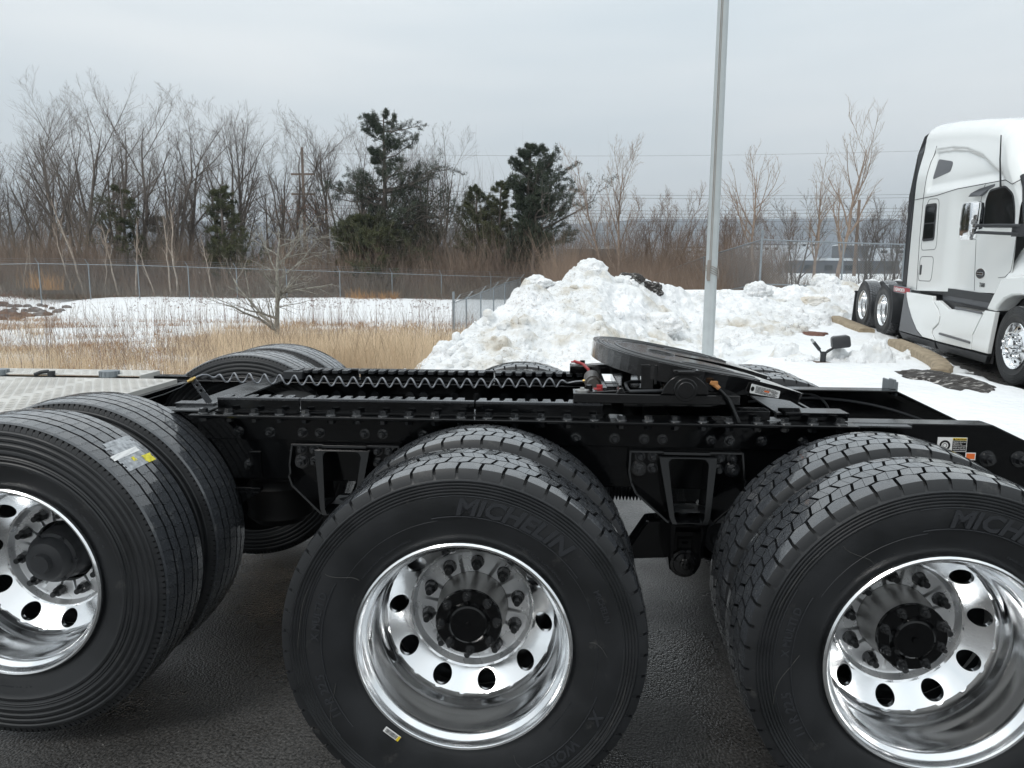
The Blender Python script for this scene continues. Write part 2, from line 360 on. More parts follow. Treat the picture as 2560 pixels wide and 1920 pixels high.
# ================================================================ wheels and tyres
TR, TW = .5188, .275
def side_prof(rib=False):
    p = [(.286, .052), (.2925, .036), (.303, .026), (.33, .0145), (.37, .0045), (.405, .0005), (.43, .0005)]
    if not rib:
        for r in np.arange(.441, .478, .0085): p += [(r, .0015+(r-.44)*.09), (r+.003, .0000+(r-.44)*.09), (r+.0055, .0000+(r-.44)*.09), (r+.0075, .0028+(r-.44)*.09)]
        p += [(.483, .0075), (.49, .012), (.498, .0145), (.5025, .026)]
    else:
        for r in np.arange(.378, .478, .019): p += [(r, .001+max(0, (r-.43))*.12), (r+.004, -.0015+max(0, (r-.43))*.12), (r+.011, -.001+max(0, (r-.43))*.12), (r+.0145, .002+max(0, (r-.43))*.12)]
        p = sorted(p, key=lambda t: t[0]); p += [(.483, .009), (.493, .012), (.499, .015), (.5045, .026)]
    return p
def surf_r(y): return TR-.0075*abs((y-TW/2)/(TW/2-.02))**2.4
def make_tyre(rib):
    sp = side_prof(rib); prof = sp+[(TR-.0145 if rib else TR-.018, .137)]+[(r, TW-y) for r, y in sp[::-1]]
    body = MB().lathe(prof, 128)
    tr = MB(); N = 51 if not rib else 84; P = 2*math.pi*TR/N; rb = .500
    def put(poly, top=0., low=rb, edge=None):
        n = len(poly); vs = []
        for s, y in poly:
            t = s/TR; r = surf_r(y)+top; vs.append((r*math.sin(t), y, r*math.cos(t)))
        for s, y in poly:
            t = s/TR; vs.append((low*math.sin(t), y, low*math.cos(t)))
        tr.add(vs, [tuple(range(n))]+[(i, n+i, n+(i+1) % n, (i+1) % n) for i in range(n)])
    if not rib:
        rows = [(.0645, .1135, .5, 1), (.1135, .1615, 0, -1), (.1615, .2105, .5, 1)]
        A = .0042
        def bnd(s, k):     # zigzag row borders
            u = (s/P+k*.5) % 1.; return A*(1-4*abs(u-.5))
        for i in range(N):
            for k, (a, b, ph, sl) in enumerate(rows):
                s0 = (i+ph)*P+.0042; s1 = s0+P-.0084; mid = (s0+s1)/2
                for q0, q1 in ((s0, mid-.0006), (mid+.0006, s1)):
                    lo = []; hi = []
                    for t in (0, .5, 1):
                        s = q0+(q1-q0)*t; lo.append((s-sl*.006, a+.0024+bnd(s, k))); hi.append((s+sl*.006, b-.0024+bnd(s, k+1)))
                    put(lo+hi[::-1])
            for side in (0, 1):
                s0 = (i+.12*side)*P+.0044; s1 = s0+P-.0088; S = [s0+(s1-s0)*t for t in (0, .25, .5, .75, 1)]
                ys = [.0645-.0035+bnd(s, 0)*1. for s in S]; sl = .004
                n = len(S); ring = []
                # rows of points across the block: inner edge, shoulder corner, chamfer, outer foot
                cs = [(y, surf_r(y)) for y in ys]
                lines = [[(S[j]+sl, ys[j], surf_r(ys[j])) for j in range(n)], [(S[j], .026, surf_r(.026)) for j in range(n)],
                         [(S[j], .0185, surf_r(.0185)-.0005) for j in range(n)], [(S[j], .0125, .500) for j in range(n)], [(S[j], .0080, .4845) for j in range(n)]]
                base = [[(S[j]+sl, ys[j], rb) for j in range(n)], [(S[j], .026, rb) for j in range(n)], [(S[j], .0185, .499) for j in range(n)], [(S[j], .017, .492) for j in range(n)], [(S[j], .016, .483) for j in range(n)]]
                def pt(s, y, r):
                    y = TW-y if side else y; return (r*math.sin(s/TR), y, r*math.cos(s/TR))
                vs = [pt(*q) for l in lines for q in l]+[pt(*q) for l in base for q in l]; m5 = 5*n
                fs = [(a*n+j, a*n+j+1, (a+1)*n+j+1, (a+1)*n+j) for a in range(4) for j in range(n-1)]
                fs += [(j, j+1, m5+j+1, m5+j) for j in range(n-1)]
                fs += [(a*n, (a+1)*n, m5+(a+1)*n, m5+a*n) for a in range(4)]+[(a*n+n-1, (a+1)*n+n-1, m5+(a+1)*n+n-1, m5+a*n+n-1) for a in range(4)]
                tr.add(vs, fs)
    else:
        bs = [.0245, .0655, .0735, .1055, .1135, .1615, .1695, .2015, .2095, .2505]
        def wig(s): return .0016*math.sin(s/P*2*math.pi*.5)
        for i in range(N):
            for k in range(5):
                a, b = bs[2*k], bs[2*k+1]; s0 = (i+.37*k)*P; g = .0008
                zz = [(0, 0), (.004, .3), (-.003, .36), (.003, .64), (-.004, .7), (0, 1)]
                sl = .012 if k in (0, 4) else .004
                eA = [(s0+g+dx+sl*t, a+(b-a)*t) for dx, t in zz]; eB = [(s0+P-g+dx+sl*t, a+(b-a)*t) for dx, t in zz]
                poly = eA+eB[::-1]
                poly = [(s, y+(wig(s) if 0 < k < 4 else (wig(s) if (k == 0 and y > .05) or (k == 4 and y < .22) else 0))) for s, y in poly]
                put(poly)
            for side in (0, 1):       # solid shoulder edge and the row of small lugs under it
                def pt(s, y, r):
                    y = TW-y if side else y; return (r*math.sin(s/TR), y, r*math.cos(s/TR))
                for h in (0, .5):
                    s0 = (i+h)*P; s1 = s0+P*.5
                    L_ = [(s0, .0245, surf_r(.0245)), (s1, .0245, surf_r(.0245)), (s1, .0175, .507), (s0, .0175, .507)]
                    tr.add([pt(*q) for q in L_], [(0, 1, 2, 3)])
                    a0 = s0+.003; a1 = s1-.003
                    B = [(a0, .0155, .5065), (a1, .0155, .5065), (a1, .0095, .489), (a0, .0095, .489), (a0, .020, .505), (a1, .020, .505), (a1, .0165, .487), (a0, .0165, .487)]
                    tr.add([pt(*q) for q in B], [(0, 1, 2, 3), (0, 4, 5, 1), (3, 2, 6, 7), (0, 3, 7, 4), (1, 5, 6, 2)])
    # body and tread in one mesh with three materials
    me = bpy.data.meshes.new('tyre'); nb = len(body.v)
    me.from_pydata(body.v+tr.v, [], body.f+[tuple(i+nb for i in f) for f in tr.f]); fix(me)
    for m in (M_RUB, M_TREAD_LIT, M_GROOVE_SHADE): me.materials.append(m)
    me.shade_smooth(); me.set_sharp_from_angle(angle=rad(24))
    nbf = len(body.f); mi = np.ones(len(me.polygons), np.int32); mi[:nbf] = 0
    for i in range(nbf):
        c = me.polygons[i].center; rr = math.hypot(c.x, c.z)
        if rr > .4915 and (abs(c.y-TW/2) < .122): mi[i] = 2  # groove floors painted near black as shade
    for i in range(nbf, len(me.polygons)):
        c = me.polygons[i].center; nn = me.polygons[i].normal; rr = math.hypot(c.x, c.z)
        if abs(nn.x*c.x+nn.z*c.z)/rr < .72: mi[i] = 0  # block sides get the darker rubber as painted shade, tops stay lit
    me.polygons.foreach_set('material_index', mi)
    return me
TY_DRIVE = make_tyre(False); TY_RIB = make_tyre(True)
def ring_text(s, size, r0, th, y=-.0008, off=.0, shear=0., ext=.0009, flip=False, xs=1.):
    V, F = text_mesh(s, size, ext, shear, off, 2); V = V*np.array([xs, 1, 1]); out = []
    for x, t, z in V:
        a = th+x/(r0+size*.35) if not flip else th-x/(r0+size*.35)
        r = r0+t if not flip else r0+size*.7-t
        out.append((r*math.sin(a), y-z, r*math.cos(a)))
    m = MB(); m.add(out, F); return m
def merge(ms):
    m = MB()
    for q in ms: m.add(q.v, q.f)
    return m
def arc_rib(r, a0, a1, h=.003, d=.0012, y=-.0003, n=40):
    m = MB(); pts = [(math.sin(a0+(a1-a0)*i/n), math.cos(a0+(a1-a0)*i/n)) for i in range(n+1)]; vs = []
    for s, c in pts: vs += [(r*s, y, r*c), ((r+.0008)*s, y-d, (r+.0008)*c), ((r+h-.0008)*s, y-d, (r+h-.0008)*c), ((r+h)*s, y, (r+h)*c)]
    fs = [(4*i+k, 4*i+k+1, 4*i+k+5, 4*i+k+4) for i in range(n) for k in range(3)]
    return m.add(vs, fs)
D = math.radians
LET_DRIVE = merge([ring_text('MICHELIN', .064, .388, D(21), off=.0020, shear=.22, xs=1.17), arc_rib(.3805, D(-12), D(55)), arc_rib(.4385, D(-12), D(55), .002),
    ring_text('X', .05, .3985, D(116), off=.0012, shear=.2), ring_text('WORKS D', .042, .3975, D(142), off=.0012, shear=.22), arc_rib(.3905, D(108), D(165)), arc_rib(.4385, D(108), D(165), .002),
    ring_text('11 R 22.5', .036, .398, D(-112), off=.0008), ring_text('X MULTI D', .03, .400, D(-78), off=.0006), arc_rib(.3905, D(-128), D(-62)), arc_rib(.4375, D(-128), D(-62), .002),
    ring_text('MICHELIN', .022, .40, D(70), off=.0003), ring_text('TUBELESS RADIAL  REGROOVABLE', .012, .335, D(-40), y=.0125), ring_text('MADE IN U.S.A.  LOAD RANGE G', .012, .335, D(40), y=.0125),
    ring_text('DOT B6 TAPLX 4424', .012, .335, D(125), y=.0125), arc_rib(.372, D(-60), D(-10), .0015, .001, .004), arc_rib(.372, D(50), D(106), .0015, .001, .004)])
LET_RIB = merge([ring_text('X MULTI T', .044, .3435, D(45), off=.0012, shear=.2, y=.011), arc_rib(.392, D(15), D(75), .002, .001, -.0005),
    ring_text('MICHELIN', .044, .3435, D(-60), off=.0012, shear=.2, y=.011), ring_text('11 R 22.5', .03, .346, D(172), off=.0006, y=.0105), ring_text('TUBELESS  RADIAL', .012, .33, D(105), y=.0145)])
# rim: deep-dish outer dual disc with ten round hand holes
DISC = [(.1095, .290), (.170, .290), (.1765, .2865), (.181, .272), (.186, .2625), (.1925, .2595), (.2525, .211), (.259, .199), (.2605, .182)]
BARREL = [(.2605, .182), (.2590, .165), (.2585, .140), (.2600, .130), (.2655, .112), (.2705, .094), (.2725, .080), (.2728, .060), (.2735, .046), (.2775, .036), (.2855, .030), (.2895, .022), (.2915, .011), (.2955, .0045), (.3005, .003), (.3055, .0075), (.3070, .014), (.305, .022), (.297, .036)]
def yprof(r):
    for (r0, y0), (r1, y1) in zip(DISC, DISC[1:]):
        if r0 <= r <= r1: return y0+(y1-y0)*(r-r0)/(r1-r0)
    return DISC[-1][1] if r > .25 else DISC[0][1]
def make_rim(lite=False):
    m = MB(); m.lathe(DISC[:6], 80); m.lathe(DISC[6:]+BARREL[1:], 80)
    m.lathe([(.1095, .290), (.109, .312)], 64); m.lathe([(.1925, .2595), (.19, .29), (.27, .30)], 48)
    m.lathe([(.274, .18), (.2735, .10), (.281, .05)], 48)
    rc, rh = .2225, .0290
    for k in range(10):
        tc_ = 2*math.pi*(k+.5)/10; N = 32; ha = math.pi/10; B = []; Hh = []
        for j in range(N):
            a = 2*math.pi*j/N; ca, sa = math.cos(a), math.sin(a)
            # sector border: square in (theta, r)
            u, w = ca, sa; q = max(abs(u), abs(w)); u /= q; w /= q
            B.append((tc_+u*ha, .2225+w*.0300)); Hh.append((tc_+ca*rh/rc, rc+sa*.0262))
        rings = 5; vs = []
        for g in range(rings+1):
            t = g/rings
            for j in range(N):
                th = Hh[j][0]*(1-t)+B[j][0]*t; r = Hh[j][1]*(1-t)+B[j][1]*t; y = yprof(min(max(r, .1925), .2525))
                vs.append((r*math.sin(th), y, r*math.cos(th)))
        for j in range(N):
            th, r = Hh[j]; y = yprof(r); vs.append((r*math.sin(th), y+.016, r*math.cos(th)))
        fs = [(g*N+j, g*N+(j+1) % N, (g+1)*N+(j+1) % N, (g+1)*N+j) for g in range(rings) for j in range(N)]
        o = (rings+1)*N; fs += [(j, o+j, o+(j+1) % N, (j+1) % N) for j in range(N)]
        m.add(vs, fs)
    me = bpy.data.meshes.new('wheel'); me.from_pydata(m.v, [], m.f)
    bm = bmesh.new(); bm.from_mesh(me); bmesh.ops.remove_doubles(bm, verts=bm.verts, dist=.0003); bmesh.ops.recalc_face_normals(bm, faces=bm.faces); bm.to_mesh(me); bm.free()
    me.materials.append(M_ALU); me.materials.append(M_ALU2); me.shade_smooth(); me.set_sharp_from_angle(angle=rad(32))
    for p_ in me.polygons:
        if math.hypot(p_.center.x, p_.center.z) < .184: p_.material_index = 1
    return me
RIM = make_rim()
def mesh_of(mb, m, smooth=30, name='m'):
    me = bpy.data.meshes.new(name); me.from_pydata(mb.v, [], mb.f); fix(me); me.materials.append(m)
    if smooth: me.shade_smooth(); me.set_sharp_from_angle(angle=rad(smooth))
    return me
# inner dual rim seen through the holes
INNER = mesh_of(MB().lathe([(.12, -.02), (.17, -.02), (.19, .01), (.25, .06), (.262, .09), (.262, .16), (.275, .20), (.297, .245), (.305, .255)], 64).lathe([(.262, .09), (.268, .04), (.297, .018), (.305, .012)], 64), M_STEEL, 40)
NUT = mesh_of(MB().cyl((0, .012, 0), (0, .006, 0), .023, .0215, 20).cyl((0, .006, 0), (0, -.020, 0), .0185, .0175, 6).cyl((0, -.020, 0), (0, -.026, 0), .0165, .012, 12).cyl((0, -.02, 0), (0, -.046, 0), .0108, .0095, 12), M_LBOLT, 30)
SNUT = mesh_of(MB().cyl((0, .0, 0), (0, -.004, 0), .0145, .0135, 16).cyl((0, -.004, 0), (0, -.015, 0), .0115, .011, 6).cyl((0, -.015, 0), (0, -.027, 0), .0065, .006, 10), M_BOLT, 30)
HEX = mesh_of(MB().cyl((0, 0, 0), (0, 0, .0035), .0215, .0205, 18).cyl((0, 0, .003), (0, 0, .018), .0160, .0152, 6), M_BOLT, 30)
WB = mesh_of(MB().cyl((0, 0, 0), (0, -.004, 0), .0205, .0195, 20).cyl((0, -.004, 0), (0, -.019, 0), .0155, .0145, 6).cyl((0, -.019, 0), (0, -.024, 0), .0135, .010, 10).cyl((0, -.024, 0), (0, -.036, 0), .0078, .0065, 10), M_BOLT, 30)
WBL = mesh_of(MB().cyl((0, 0, 0), (0, -.005, 0), .030, .028, 22).cyl((0, -.005, 0), (0, -.010, 0), .0255, .024, 22).cyl((0, -.010, 0), (0, -.030, 0), .0195, .018, 6).cyl((0, -.030, 0), (0, -.044, 0), .010, .0085, 10), M_BOLT, 30)
def link(name, me, parent, loc=(0, 0, 0), rot=None, mats=None):
    o = bpy.data.objects.new(name, me); COL.objects.link(o); o.parent = parent; o.location = loc
    if rot: o.rotation_euler = rot
    return o
def nuts(w, me, n, r, y, ph, name='lug_nut'):
    for k in range(n):
        t = ph+2*math.pi*k/n; link(name, me, w, (r*math.sin(t), y, r*math.cos(t)), (0, random.random()*6, 0))
def drive_hub():
    m = MB().lathe([(.1085, .292), (.1075, .25), (.101, .215), (.0985, .19), (.0985, .178), (.0, .178)], 48)
    return mesh_of(m, M_STEEL, 35)
def axle_flange():
    m = MB().lathe([(.0, .145), (.008, .145), (.010, .151), (.052, .150), (.0575, .153), (.061, .160), (.066, .1655), (.0965, .1655), (.0995, .169), (.0995, .180), (.09, .182)], 48)
    for k in range(8):
        t = 2*math.pi*(k+.5)/8+.2; m.box(-.006, .006, .157, .166, .056, .067, Matrix.Rotation(t, 4, 'Y'))
    return mesh_of(m, M_BLK, 30)
def lift_hub():
    m = MB().lathe([(.100, .33), (.094, .28), (.088, .262), (.085, .24), (.0865, .236), (.0865, .223), (.076, .219), (.072, .197), (.064, .184), (.050, .178), (.034, .176), (.032, .170), (.030, .159), (.0, .158)], 48)
    for k in range(6):
        t = 2*math.pi*k/6+.4; a = Vector((.081*math.sin(t), .224, .081*math.cos(t))); m.cyl(a, a-Vector((0, .008, 0)), .008, n=6)
    return mesh_of(m, M_SAT, 35)
H_DRV, H_FLG, H_LIFT = drive_hub(), axle_flange(), lift_hub()
ME_LD = mesh_of(LET_DRIVE, M_LET, None); ME_LR = mesh_of(LET_RIB, M_LET, None)
def wheel(root, x, y, z, kind, spin=0., far=False, detail=True, name='wheel'):
    w = link(name, RIM, root, (x, y, z), (0, spin, math.pi if far else 0))
    link('tyre', TY_DRIVE if kind == 'drive' else TY_RIB, w)
    if detail:
        link('tyre_lettering', ME_LD if kind == 'drive' else ME_LR, w, rot=(0, -spin if kind == 'drive' else 0, 0))
    link('hub', H_DRV if kind == 'drive' else H_LIFT, w)
    if kind == 'drive': link('axle_flange', H_FLG, w)
    if detail:
        nuts(w, NUT, 10, .1428, .284, 0)
        if kind == 'drive': nuts(w, SNUT, 8, .0838, .1655, .6276, 'flange_nut')
    return w
def inner(root, x, y, z, kind, spin=0., far=False):
    w = link('inner_wheel', INNER, root, (x, y, z), (0, spin, math.pi if far else 0))
    link('tyre', TY_DRIVE if kind == 'drive' else TY_RIB, w); return w

# ================================================================ the black truck chassis in front
YN = .795; YF = 1.658; YM = (YN+YF)/2
trk = empty('truck_chassis', (0, YM, 0))
tag(trk, 'gloss black truck tractor frame with three dual axles and polished rims filling the foreground', 'truck')
T0 = empty('tmp'); bpy.data.objects.remove(T0)
def tp(o, label=None):       # parent while keeping world coordinates
    o.parent = trk; o.matrix_parent_inverse = Matrix.Translation((0, -YM, 0))
    if label: o['label'] = label
    return o
class _T:                    # helper root so that wheel() can be used with world coordinates
    pass
ZC = TR-.02; S2 = 1.28; XL, YL, ZL = -1.45, .192, .559; WID = 2.4535
for x, sp in ((0, .0984), (S2, .46)):
    w = wheel(None, x, 0, ZC, 'drive', sp); tp(w, 'front driven wheel with a barcode sticker' if x == 0 else 'rearmost driven wheel')
    tp(inner(None, x+(.022 if x else .004), .345, ZC, 'drive', .4))
    tp(wheel(None, x+.06, WID, ZC, 'drive', .3, True, False)); tp(inner(None, x+.06, WID-.345, ZC, 'drive', .9, True))
lw = wheel(None, XL, YL, ZL, 'rib', .15); tp(lw, 'raised lift axle wheel with plain black hub')
tp(inner(None, XL, YL+.345, ZL, 'rib', .4)); tp(wheel(None, XL+.17, WID-YL, ZL+.045, 'rib', .3, True, False)); tp(inner(None, XL+.17, WID-YL-.345, ZL+.045, 'rib', .9, True))
# barcode sticker on the middle tyre
wm = [o for o in trk.children if o.name.startswith('wheel')][0]
def side_frame(cx, cz, ang, y):
    ca, sa = math.cos(ang), math.sin(ang)
    return lambda a, b, d: (cx+a*ca-b*sa, y-d, cz+a*sa+b*ca)
fn = side_frame(-.172, .22-ZC, rad(-31), .004)
st = obj('barcode_sticker', MB().prism([(-.026, -.0085), (.026, -.0085), (.026, .0085), (-.026, .0085)], fn, .0, .002), M_WHT, wm)
bars = MB(); xx = -.021
while xx < .016:
    wd = random.choice((.0006, .0009, .0014)); bars.prism([(xx, -.006), (xx+wd, -.006), (xx+wd, .006), (xx, .006)], fn, .002, .0024); xx += wd+random.choice((.0008, .0012))
obj('barcode_bars', bars, M_INK, wm); obj('sticker_end', MB().prism([(.0185, -.0082), (.0258, -.0082), (.0258, .0082), (.0185, .0082)], fn, .002, .0024), M_YEL, wm)
# fine scuffs across the sidewalls
def scuff(w, a0, r0, a1, r1, wd=.0009):
    pts = []
    for t in np.linspace(0, 1, 12):
        a = D(a0+(a1-a0)*t+1.2*math.sin(t*5+a0)); r = r0+(r1-r0)*t+.0015*math.sin(t*9+r0*40); pts.append((r*math.sin(a), .0005+max(0, .345-r)*.22-.0004, r*math.cos(a)))
    obj('scuff_line', MB().tube(pts, wd*.8, 4), mat('dry_rubber_scuff', (.065, .065, .062), .8), w)
rw = [o for o in trk.children if o.name.startswith('wheel')][0]
for w_ in [o for o in trk.children if o.get('label') in ('front driven wheel with a barcode sticker', 'rearmost driven wheel')]:
    for q in ((-62, .34, -66, .43), (-132, .45, -112, .37), (95, .46, 118, .462), (-75, .455, -96, .457), (150, .34, 146, .41), (172, .45, 160, .38), (78, .35, 84, .40)): scuff(w_, *q)
# torn tape label on the lift-axle tyre
def tread_patch(name, pts, m, lift, n=10):
    mb = MB(); q = []
    for s, y in pts:
        t = s; r = surf_r(y)+lift; q.append((r*math.sin(t), y, r*math.cos(t)))
    mb.add(q+[(p[0]*.997, p[1], p[2]*.997) for p in q], [tuple(range(len(q)))]+[(i, (i+1) % len(q), len(q)+(i+1) % len(q), len(q)+i) for i in range(len(q))])
    return obj(name, mb, m, lw, recalc=False)
def blob_patch(t0, t1, y0, y1, rag, n=9):
    P = []
    for k in range(n): P.append((t0+(t1-t0)*k/n, y0+rag*random.uniform(-1, 1)))
    for k in range(n): P.append((t1+rag*3*random.uniform(-1, 1), y0+(y1-y0)*k/n))
    for k in range(n): P.append((t1-(t1-t0)*k/n, y1+rag*random.uniform(-1, 1)))
    for k in range(n): P.append((t0+rag*3*random.uniform(-1, 1), y1-(y1-y0)*k/n))
    return P
def curved(name, t0, t1, y0, y1, m, lift, rag):
    # strips so that the label follows the tread
    mb = MB(); n = 8
    for k in range(n):
        a = t0+(t1-t0)*k/n; b = t0+(t1-t0)*(k+1)/n; ya = y0+random.uniform(-rag, rag); yb = y1+random.uniform(-rag, rag)
        vs = []
        for t in (a, b):
            for j in range(5):
                y = ya+(yb-ya)*j/4; r = surf_r(y)+lift+.0008*math.sin(j*2.+k); vs.append((r*math.sin(t), y, r*math.cos(t)))
        mb.add(vs, [(j, j+1, 6+j, 5+j) for j in range(4)])
    return obj(name, mb, m, lw, recalc=False)
sp_ = lw.rotation_euler[1]
def TT(wx): return math.asin(((wx+1.02)*.8-1.095-XL)/TR)-sp_
curved('torn_tape', TT(-1.10), TT(-1.03), .085, .225, M_TAPE, .0012, .01)
curved('torn_label', TT(-1.035), TT(-.985), .075, .21, M_TAPE, .0022, .006)
curved('white_label_strip', TT(-1.048), TT(-1.030), .06, .20, M_WHT, .0032, .002)
curved('yellow_label', TT(-1.012), TT(-.985), .18, .232, M_YEL2, .0032, .003)
curved('yellow_scrap', TT(-1.020), TT(-1.005), .128, .145, M_YEL2, .0032, .002)

def part(name, mb, m=M_BLK, smooth=None, bevel=0, sub=None, recalc=True):
    o = obj(name, mb, m, None, smooth, bevel, recalc=recalc)
    if sub is None: tp(o)
    else: o.parent = sub; o.matrix_parent_inverse = Matrix.Translation((0, -YM, 0))@Matrix.Identity(4) if False else (Matrix.Identity(4))
    return o
def sub(name, me_or_mb, m, parent, loc=(0, 0, 0), rot=None, smooth=30, bevel=0):     # parent sits at the world origin, so local = world
    if isinstance(me_or_mb, MB): o = obj(name, me_or_mb, m, parent, smooth, bevel, loc=loc)
    else: o = link(name, me_or_mb, parent, loc)
    if rot: o.rotation_euler = rot
    return o
# frame rails: C sections, flanges inwards, tail cut down at an angle
def rail(y, s):
    prof = [(-3.6, 1.0), (1.80, 1.0), (2.24, .795), (2.24, .74), (-3.6, .74)]
    m = MB(); f = lambda a, b, d: (a, y+s*d, b)
    m.prism(prof, f, 0, .009)
    m.prism([(-3.6, 1.0), (1.80, 1.0), (1.80, .991), (-3.6, .991)], f, .0, .089)
    m.prism([(1.80, 1.0), (2.24, .795), (2.24, .786), (1.80, .991)], f, .0, .089)
    m.prism([(-3.6, .749), (2.24, .749), (2.24, .74), (-3.6, .74)], f, .0, .089)
    return m
rn = part('frame_rail', rail(YN, 1), M_BLK, bevel=.008, smooth=30); rf = part('frame_rail', rail(YF, -1), M_BLK, bevel=.008, smooth=30)
rn['label'] = 'near frame rail with caution stickers'
# bolted slider mounting angle along the near rail
def angle(y, s):
    m = MB(); m.box(-1.10, 1.31, *sorted((y-s*.012, y-s*.001)), .897, 1.002)
    m.box(-1.10, 1.31, *sorted((y-s*.078, y-s*.0118)), .989, 1.0015)
    return m
an = part('mounting_angle', angle(YN, 1), M_BLK, bevel=.003); af = part('mounting_angle', angle(YF, -1), M_BLK, bevel=.003)
BX = [-.940, -.818, -.695, -.629, -.459, -.392, -.243, -.13, .0, .12, .322, .464, .571, .637, .811, .877, .993, 1.138]
for x in BX:
    sub('bolt', WB, None, an, (x, YN-.012, .929), (0, random.random()*3, 0)); sub('bolt', WB, None, af, (x, YF+.012-.03, .929), (0, random.random()*3, math.pi))
for x in (1.79, 1.90, 1.45): sub('bolt', WBL, None, rn, (x, YN, .878), (0, random.random()*3, 0))
for x in (-.91, -1.5): sub('bolt', WB, None, rn, (x, YN, .80), (0, .3, 0))
hx = list(np.arange(-1.06, 1.28, .0965))
for x in hx:
    sub('hex_bolt', HEX, None, an, (x, YN-.036, 1.0015), (0, 0, random.random()*3)); sub('nut', HEX, None, an, (x, YN-.036, .989), (math.pi, 0, random.random()*3))
# reinforcement strip ends + inner liner
part('rail_liner', MB().box(-1.1, 1.52, YN-.0035, YN-.0005, .989, .9995).box(1.31, 1.50, YN-.045, YN-.004, .992, .9985), M_WET, bevel=.001)
# slider tracks: toothed rails in three bolted lengths
def track(y, s, xs):
    out = []
    for x0, x1 in xs:
        m = MB(); m.box(x0, x1, *sorted((y-s*.0035, y+s*.020)), 1.047, 1.0565)
        x = x0+.006
        while x+.034 < x1+.004:
            m.prism([(x-.003, .0195), (x+.033, .0195), (x+.028, .080), (x+.002, .080)], lambda p, q, d: (p, y+s*q, 1.040+d), .0, .0155); x += .0478
        w = MB(); w.box(x0, x1, *sorted((y, y+s*.012)), 1.003, 1.0465); w.box(x0, x1, *sorted((y-s*.026, y)), 1.0025, 1.0105); w.box(x0, x1, *sorted((y+s*.012, y+s*.075)), 1.003, 1.012)
        m = (m, w)
        out.append(m)
    return out
XS = [(-1.02, -.708), (-.702, -.052), (-.046, .42)]
for m, w in track(YN-.005, 1, XS): part('slider_track', m, mat('satin_black_track', (.045, .048, .053), .26, metal=.3, coat=.4, rvar=.1, nscale=20), bevel=.0018); part('track_web', w, M_BLK, bevel=.0015)  # lit tops and teeth lighter, shaded web blacker: light put into the colours
for m, w in track(YF+.005, -1, XS): part('slider_track', m, MATS['satin_black_track'], bevel=.0018); part('track_web', w, M_BLK, bevel=.0015)
part('track_extension', MB().box(.90, 1.02, YN-.004, YN+.08, 1.003, 1.037), M_BLK, bevel=.002); part('track_extension', MB().box(.90, 1.02, YF-.08, YF+.004, 1.003, 1.037), M_BLK, bevel=.002)
part('end_cap', MB().box(1.075, 1.30, YN+.0, YN+.10, 1.021, 1.033).box(1.09, 1.30, YN+.01, YN+.09, 1.003, 1.021), M_BLK, bevel=.002)
part('end_cap', MB().box(1.06, 1.21, YF-.09, YF-.01, 1.021, 1.033).box(1.07, 1.20, YF-.09, YF-.02, 1.003, 1.021), M_BLK, bevel=.002)
part('cross_plate', MB().box(-1.185, -1.045, YN+.09, YF-.02, 1.004, 1.012).box(-1.185, -1.045, YN-.03, YN+.09, 1.0035, 1.010), M_WET, bevel=.0015)
part('cross_plate', MB().box(1.075, 1.205, YN+.105, YF-.095, 1.004, 1.012), M_WET, bevel=.0015)
part('bracket_plate', MB().box(-1.05, -.96, YF-.1, YF-.01, 1.013, 1.05), M_SAT, bevel=.002)
# transverse members under the rails, axles, brake chambers, tanks
for x in (-1.9, -.2, .71, 1.45): part('crossmember', MB().box(x-.05, x+.05, YN+.01, YF-.01, .76, .90), M_INK, bevel=.005)
# low inner cross plate seen between the tracks
part('torque_rod_plate', MB().box(-.62, -.30, 1.0, 1.4, .88, .89), M_WET, bevel=.002)
for x, z, r in ((0, ZC, .07), (S2, ZC, .07), (XL, ZL, .065)):
    m = MB().cyl((x, .42, z), (x, WID-.42, z), r, n=20)
    o1 = .33 if x != XL else .52
    for yy in (o1, WID-o1-.24): m.cyl((x, yy, z), (x, yy+.24, z), .20, n=28)
    if x != XL:
        m.lathe([(0, -.22), (.10, -.2), (.17, -.1), (.195, 0), (.17, .1), (.10, .2), (0, .22)], 24, (x, YM, z), None)
        m.cyl((x, YM, z), (x-.42, YM, z+.02), .11, .05, 16)
    part('axle', m, M_BLK, smooth=35)
for x in (-.98,):
    m = MB().cyl((x, .98, .72), (x, 1.5, .72), .25, n=40); m.lathe([(.25, 0), (.21, -.04), (0, -.06)], 40, (x, .98, .72))
    part('air_tank', m, M_INK, smooth=40)
for x in (-.86,):
    for y in (YN+.05, YF-.05):
        m = MB().lathe([(.0, .09), (.11, .09), (.13, .06), (.125, .03), (.13, 0), (.125, -.03), (.13, -.06), (.10, -.09), (0, -.09)], 28)
        m.v = [(p[0]+x, p[2]+y+.12*(1 if y > YM else 1), p[1]+.62) for p in m.v]; part('air_spring', m, M_INK, smooth=40)
m = MB()
for k in range(14): m.lathe([(.060, 0), (.075, .005), (.06, .010)], 20, (0, k*.014, 0))
m.v = [(.46+p[1], 1.15+p[0], .66+p[2]) for p in m.v]; part('bellows', m, M_SAT, smooth=40)
part('small_gusset', MB().box(-1.0, -.86, YN-.03, YN, .70, .715).prism([(-1.02, .70), (-.86, .70), (-1.02, .60)], lambda a, b, d: (a, YN-.03+d, b), 0, .01).box(-.905, -.862, YN-.008, YN, .76, .85), M_BLK, bevel=.002)
part('tail_hose', MB().tube([(1.40+.13*math.cos(t), YF-.03-.01*t, .86+.115*math.sin(t)) for t in np.linspace(math.pi*1.1, -.2, 22)], .006, 8), M_SAT, smooth=60)
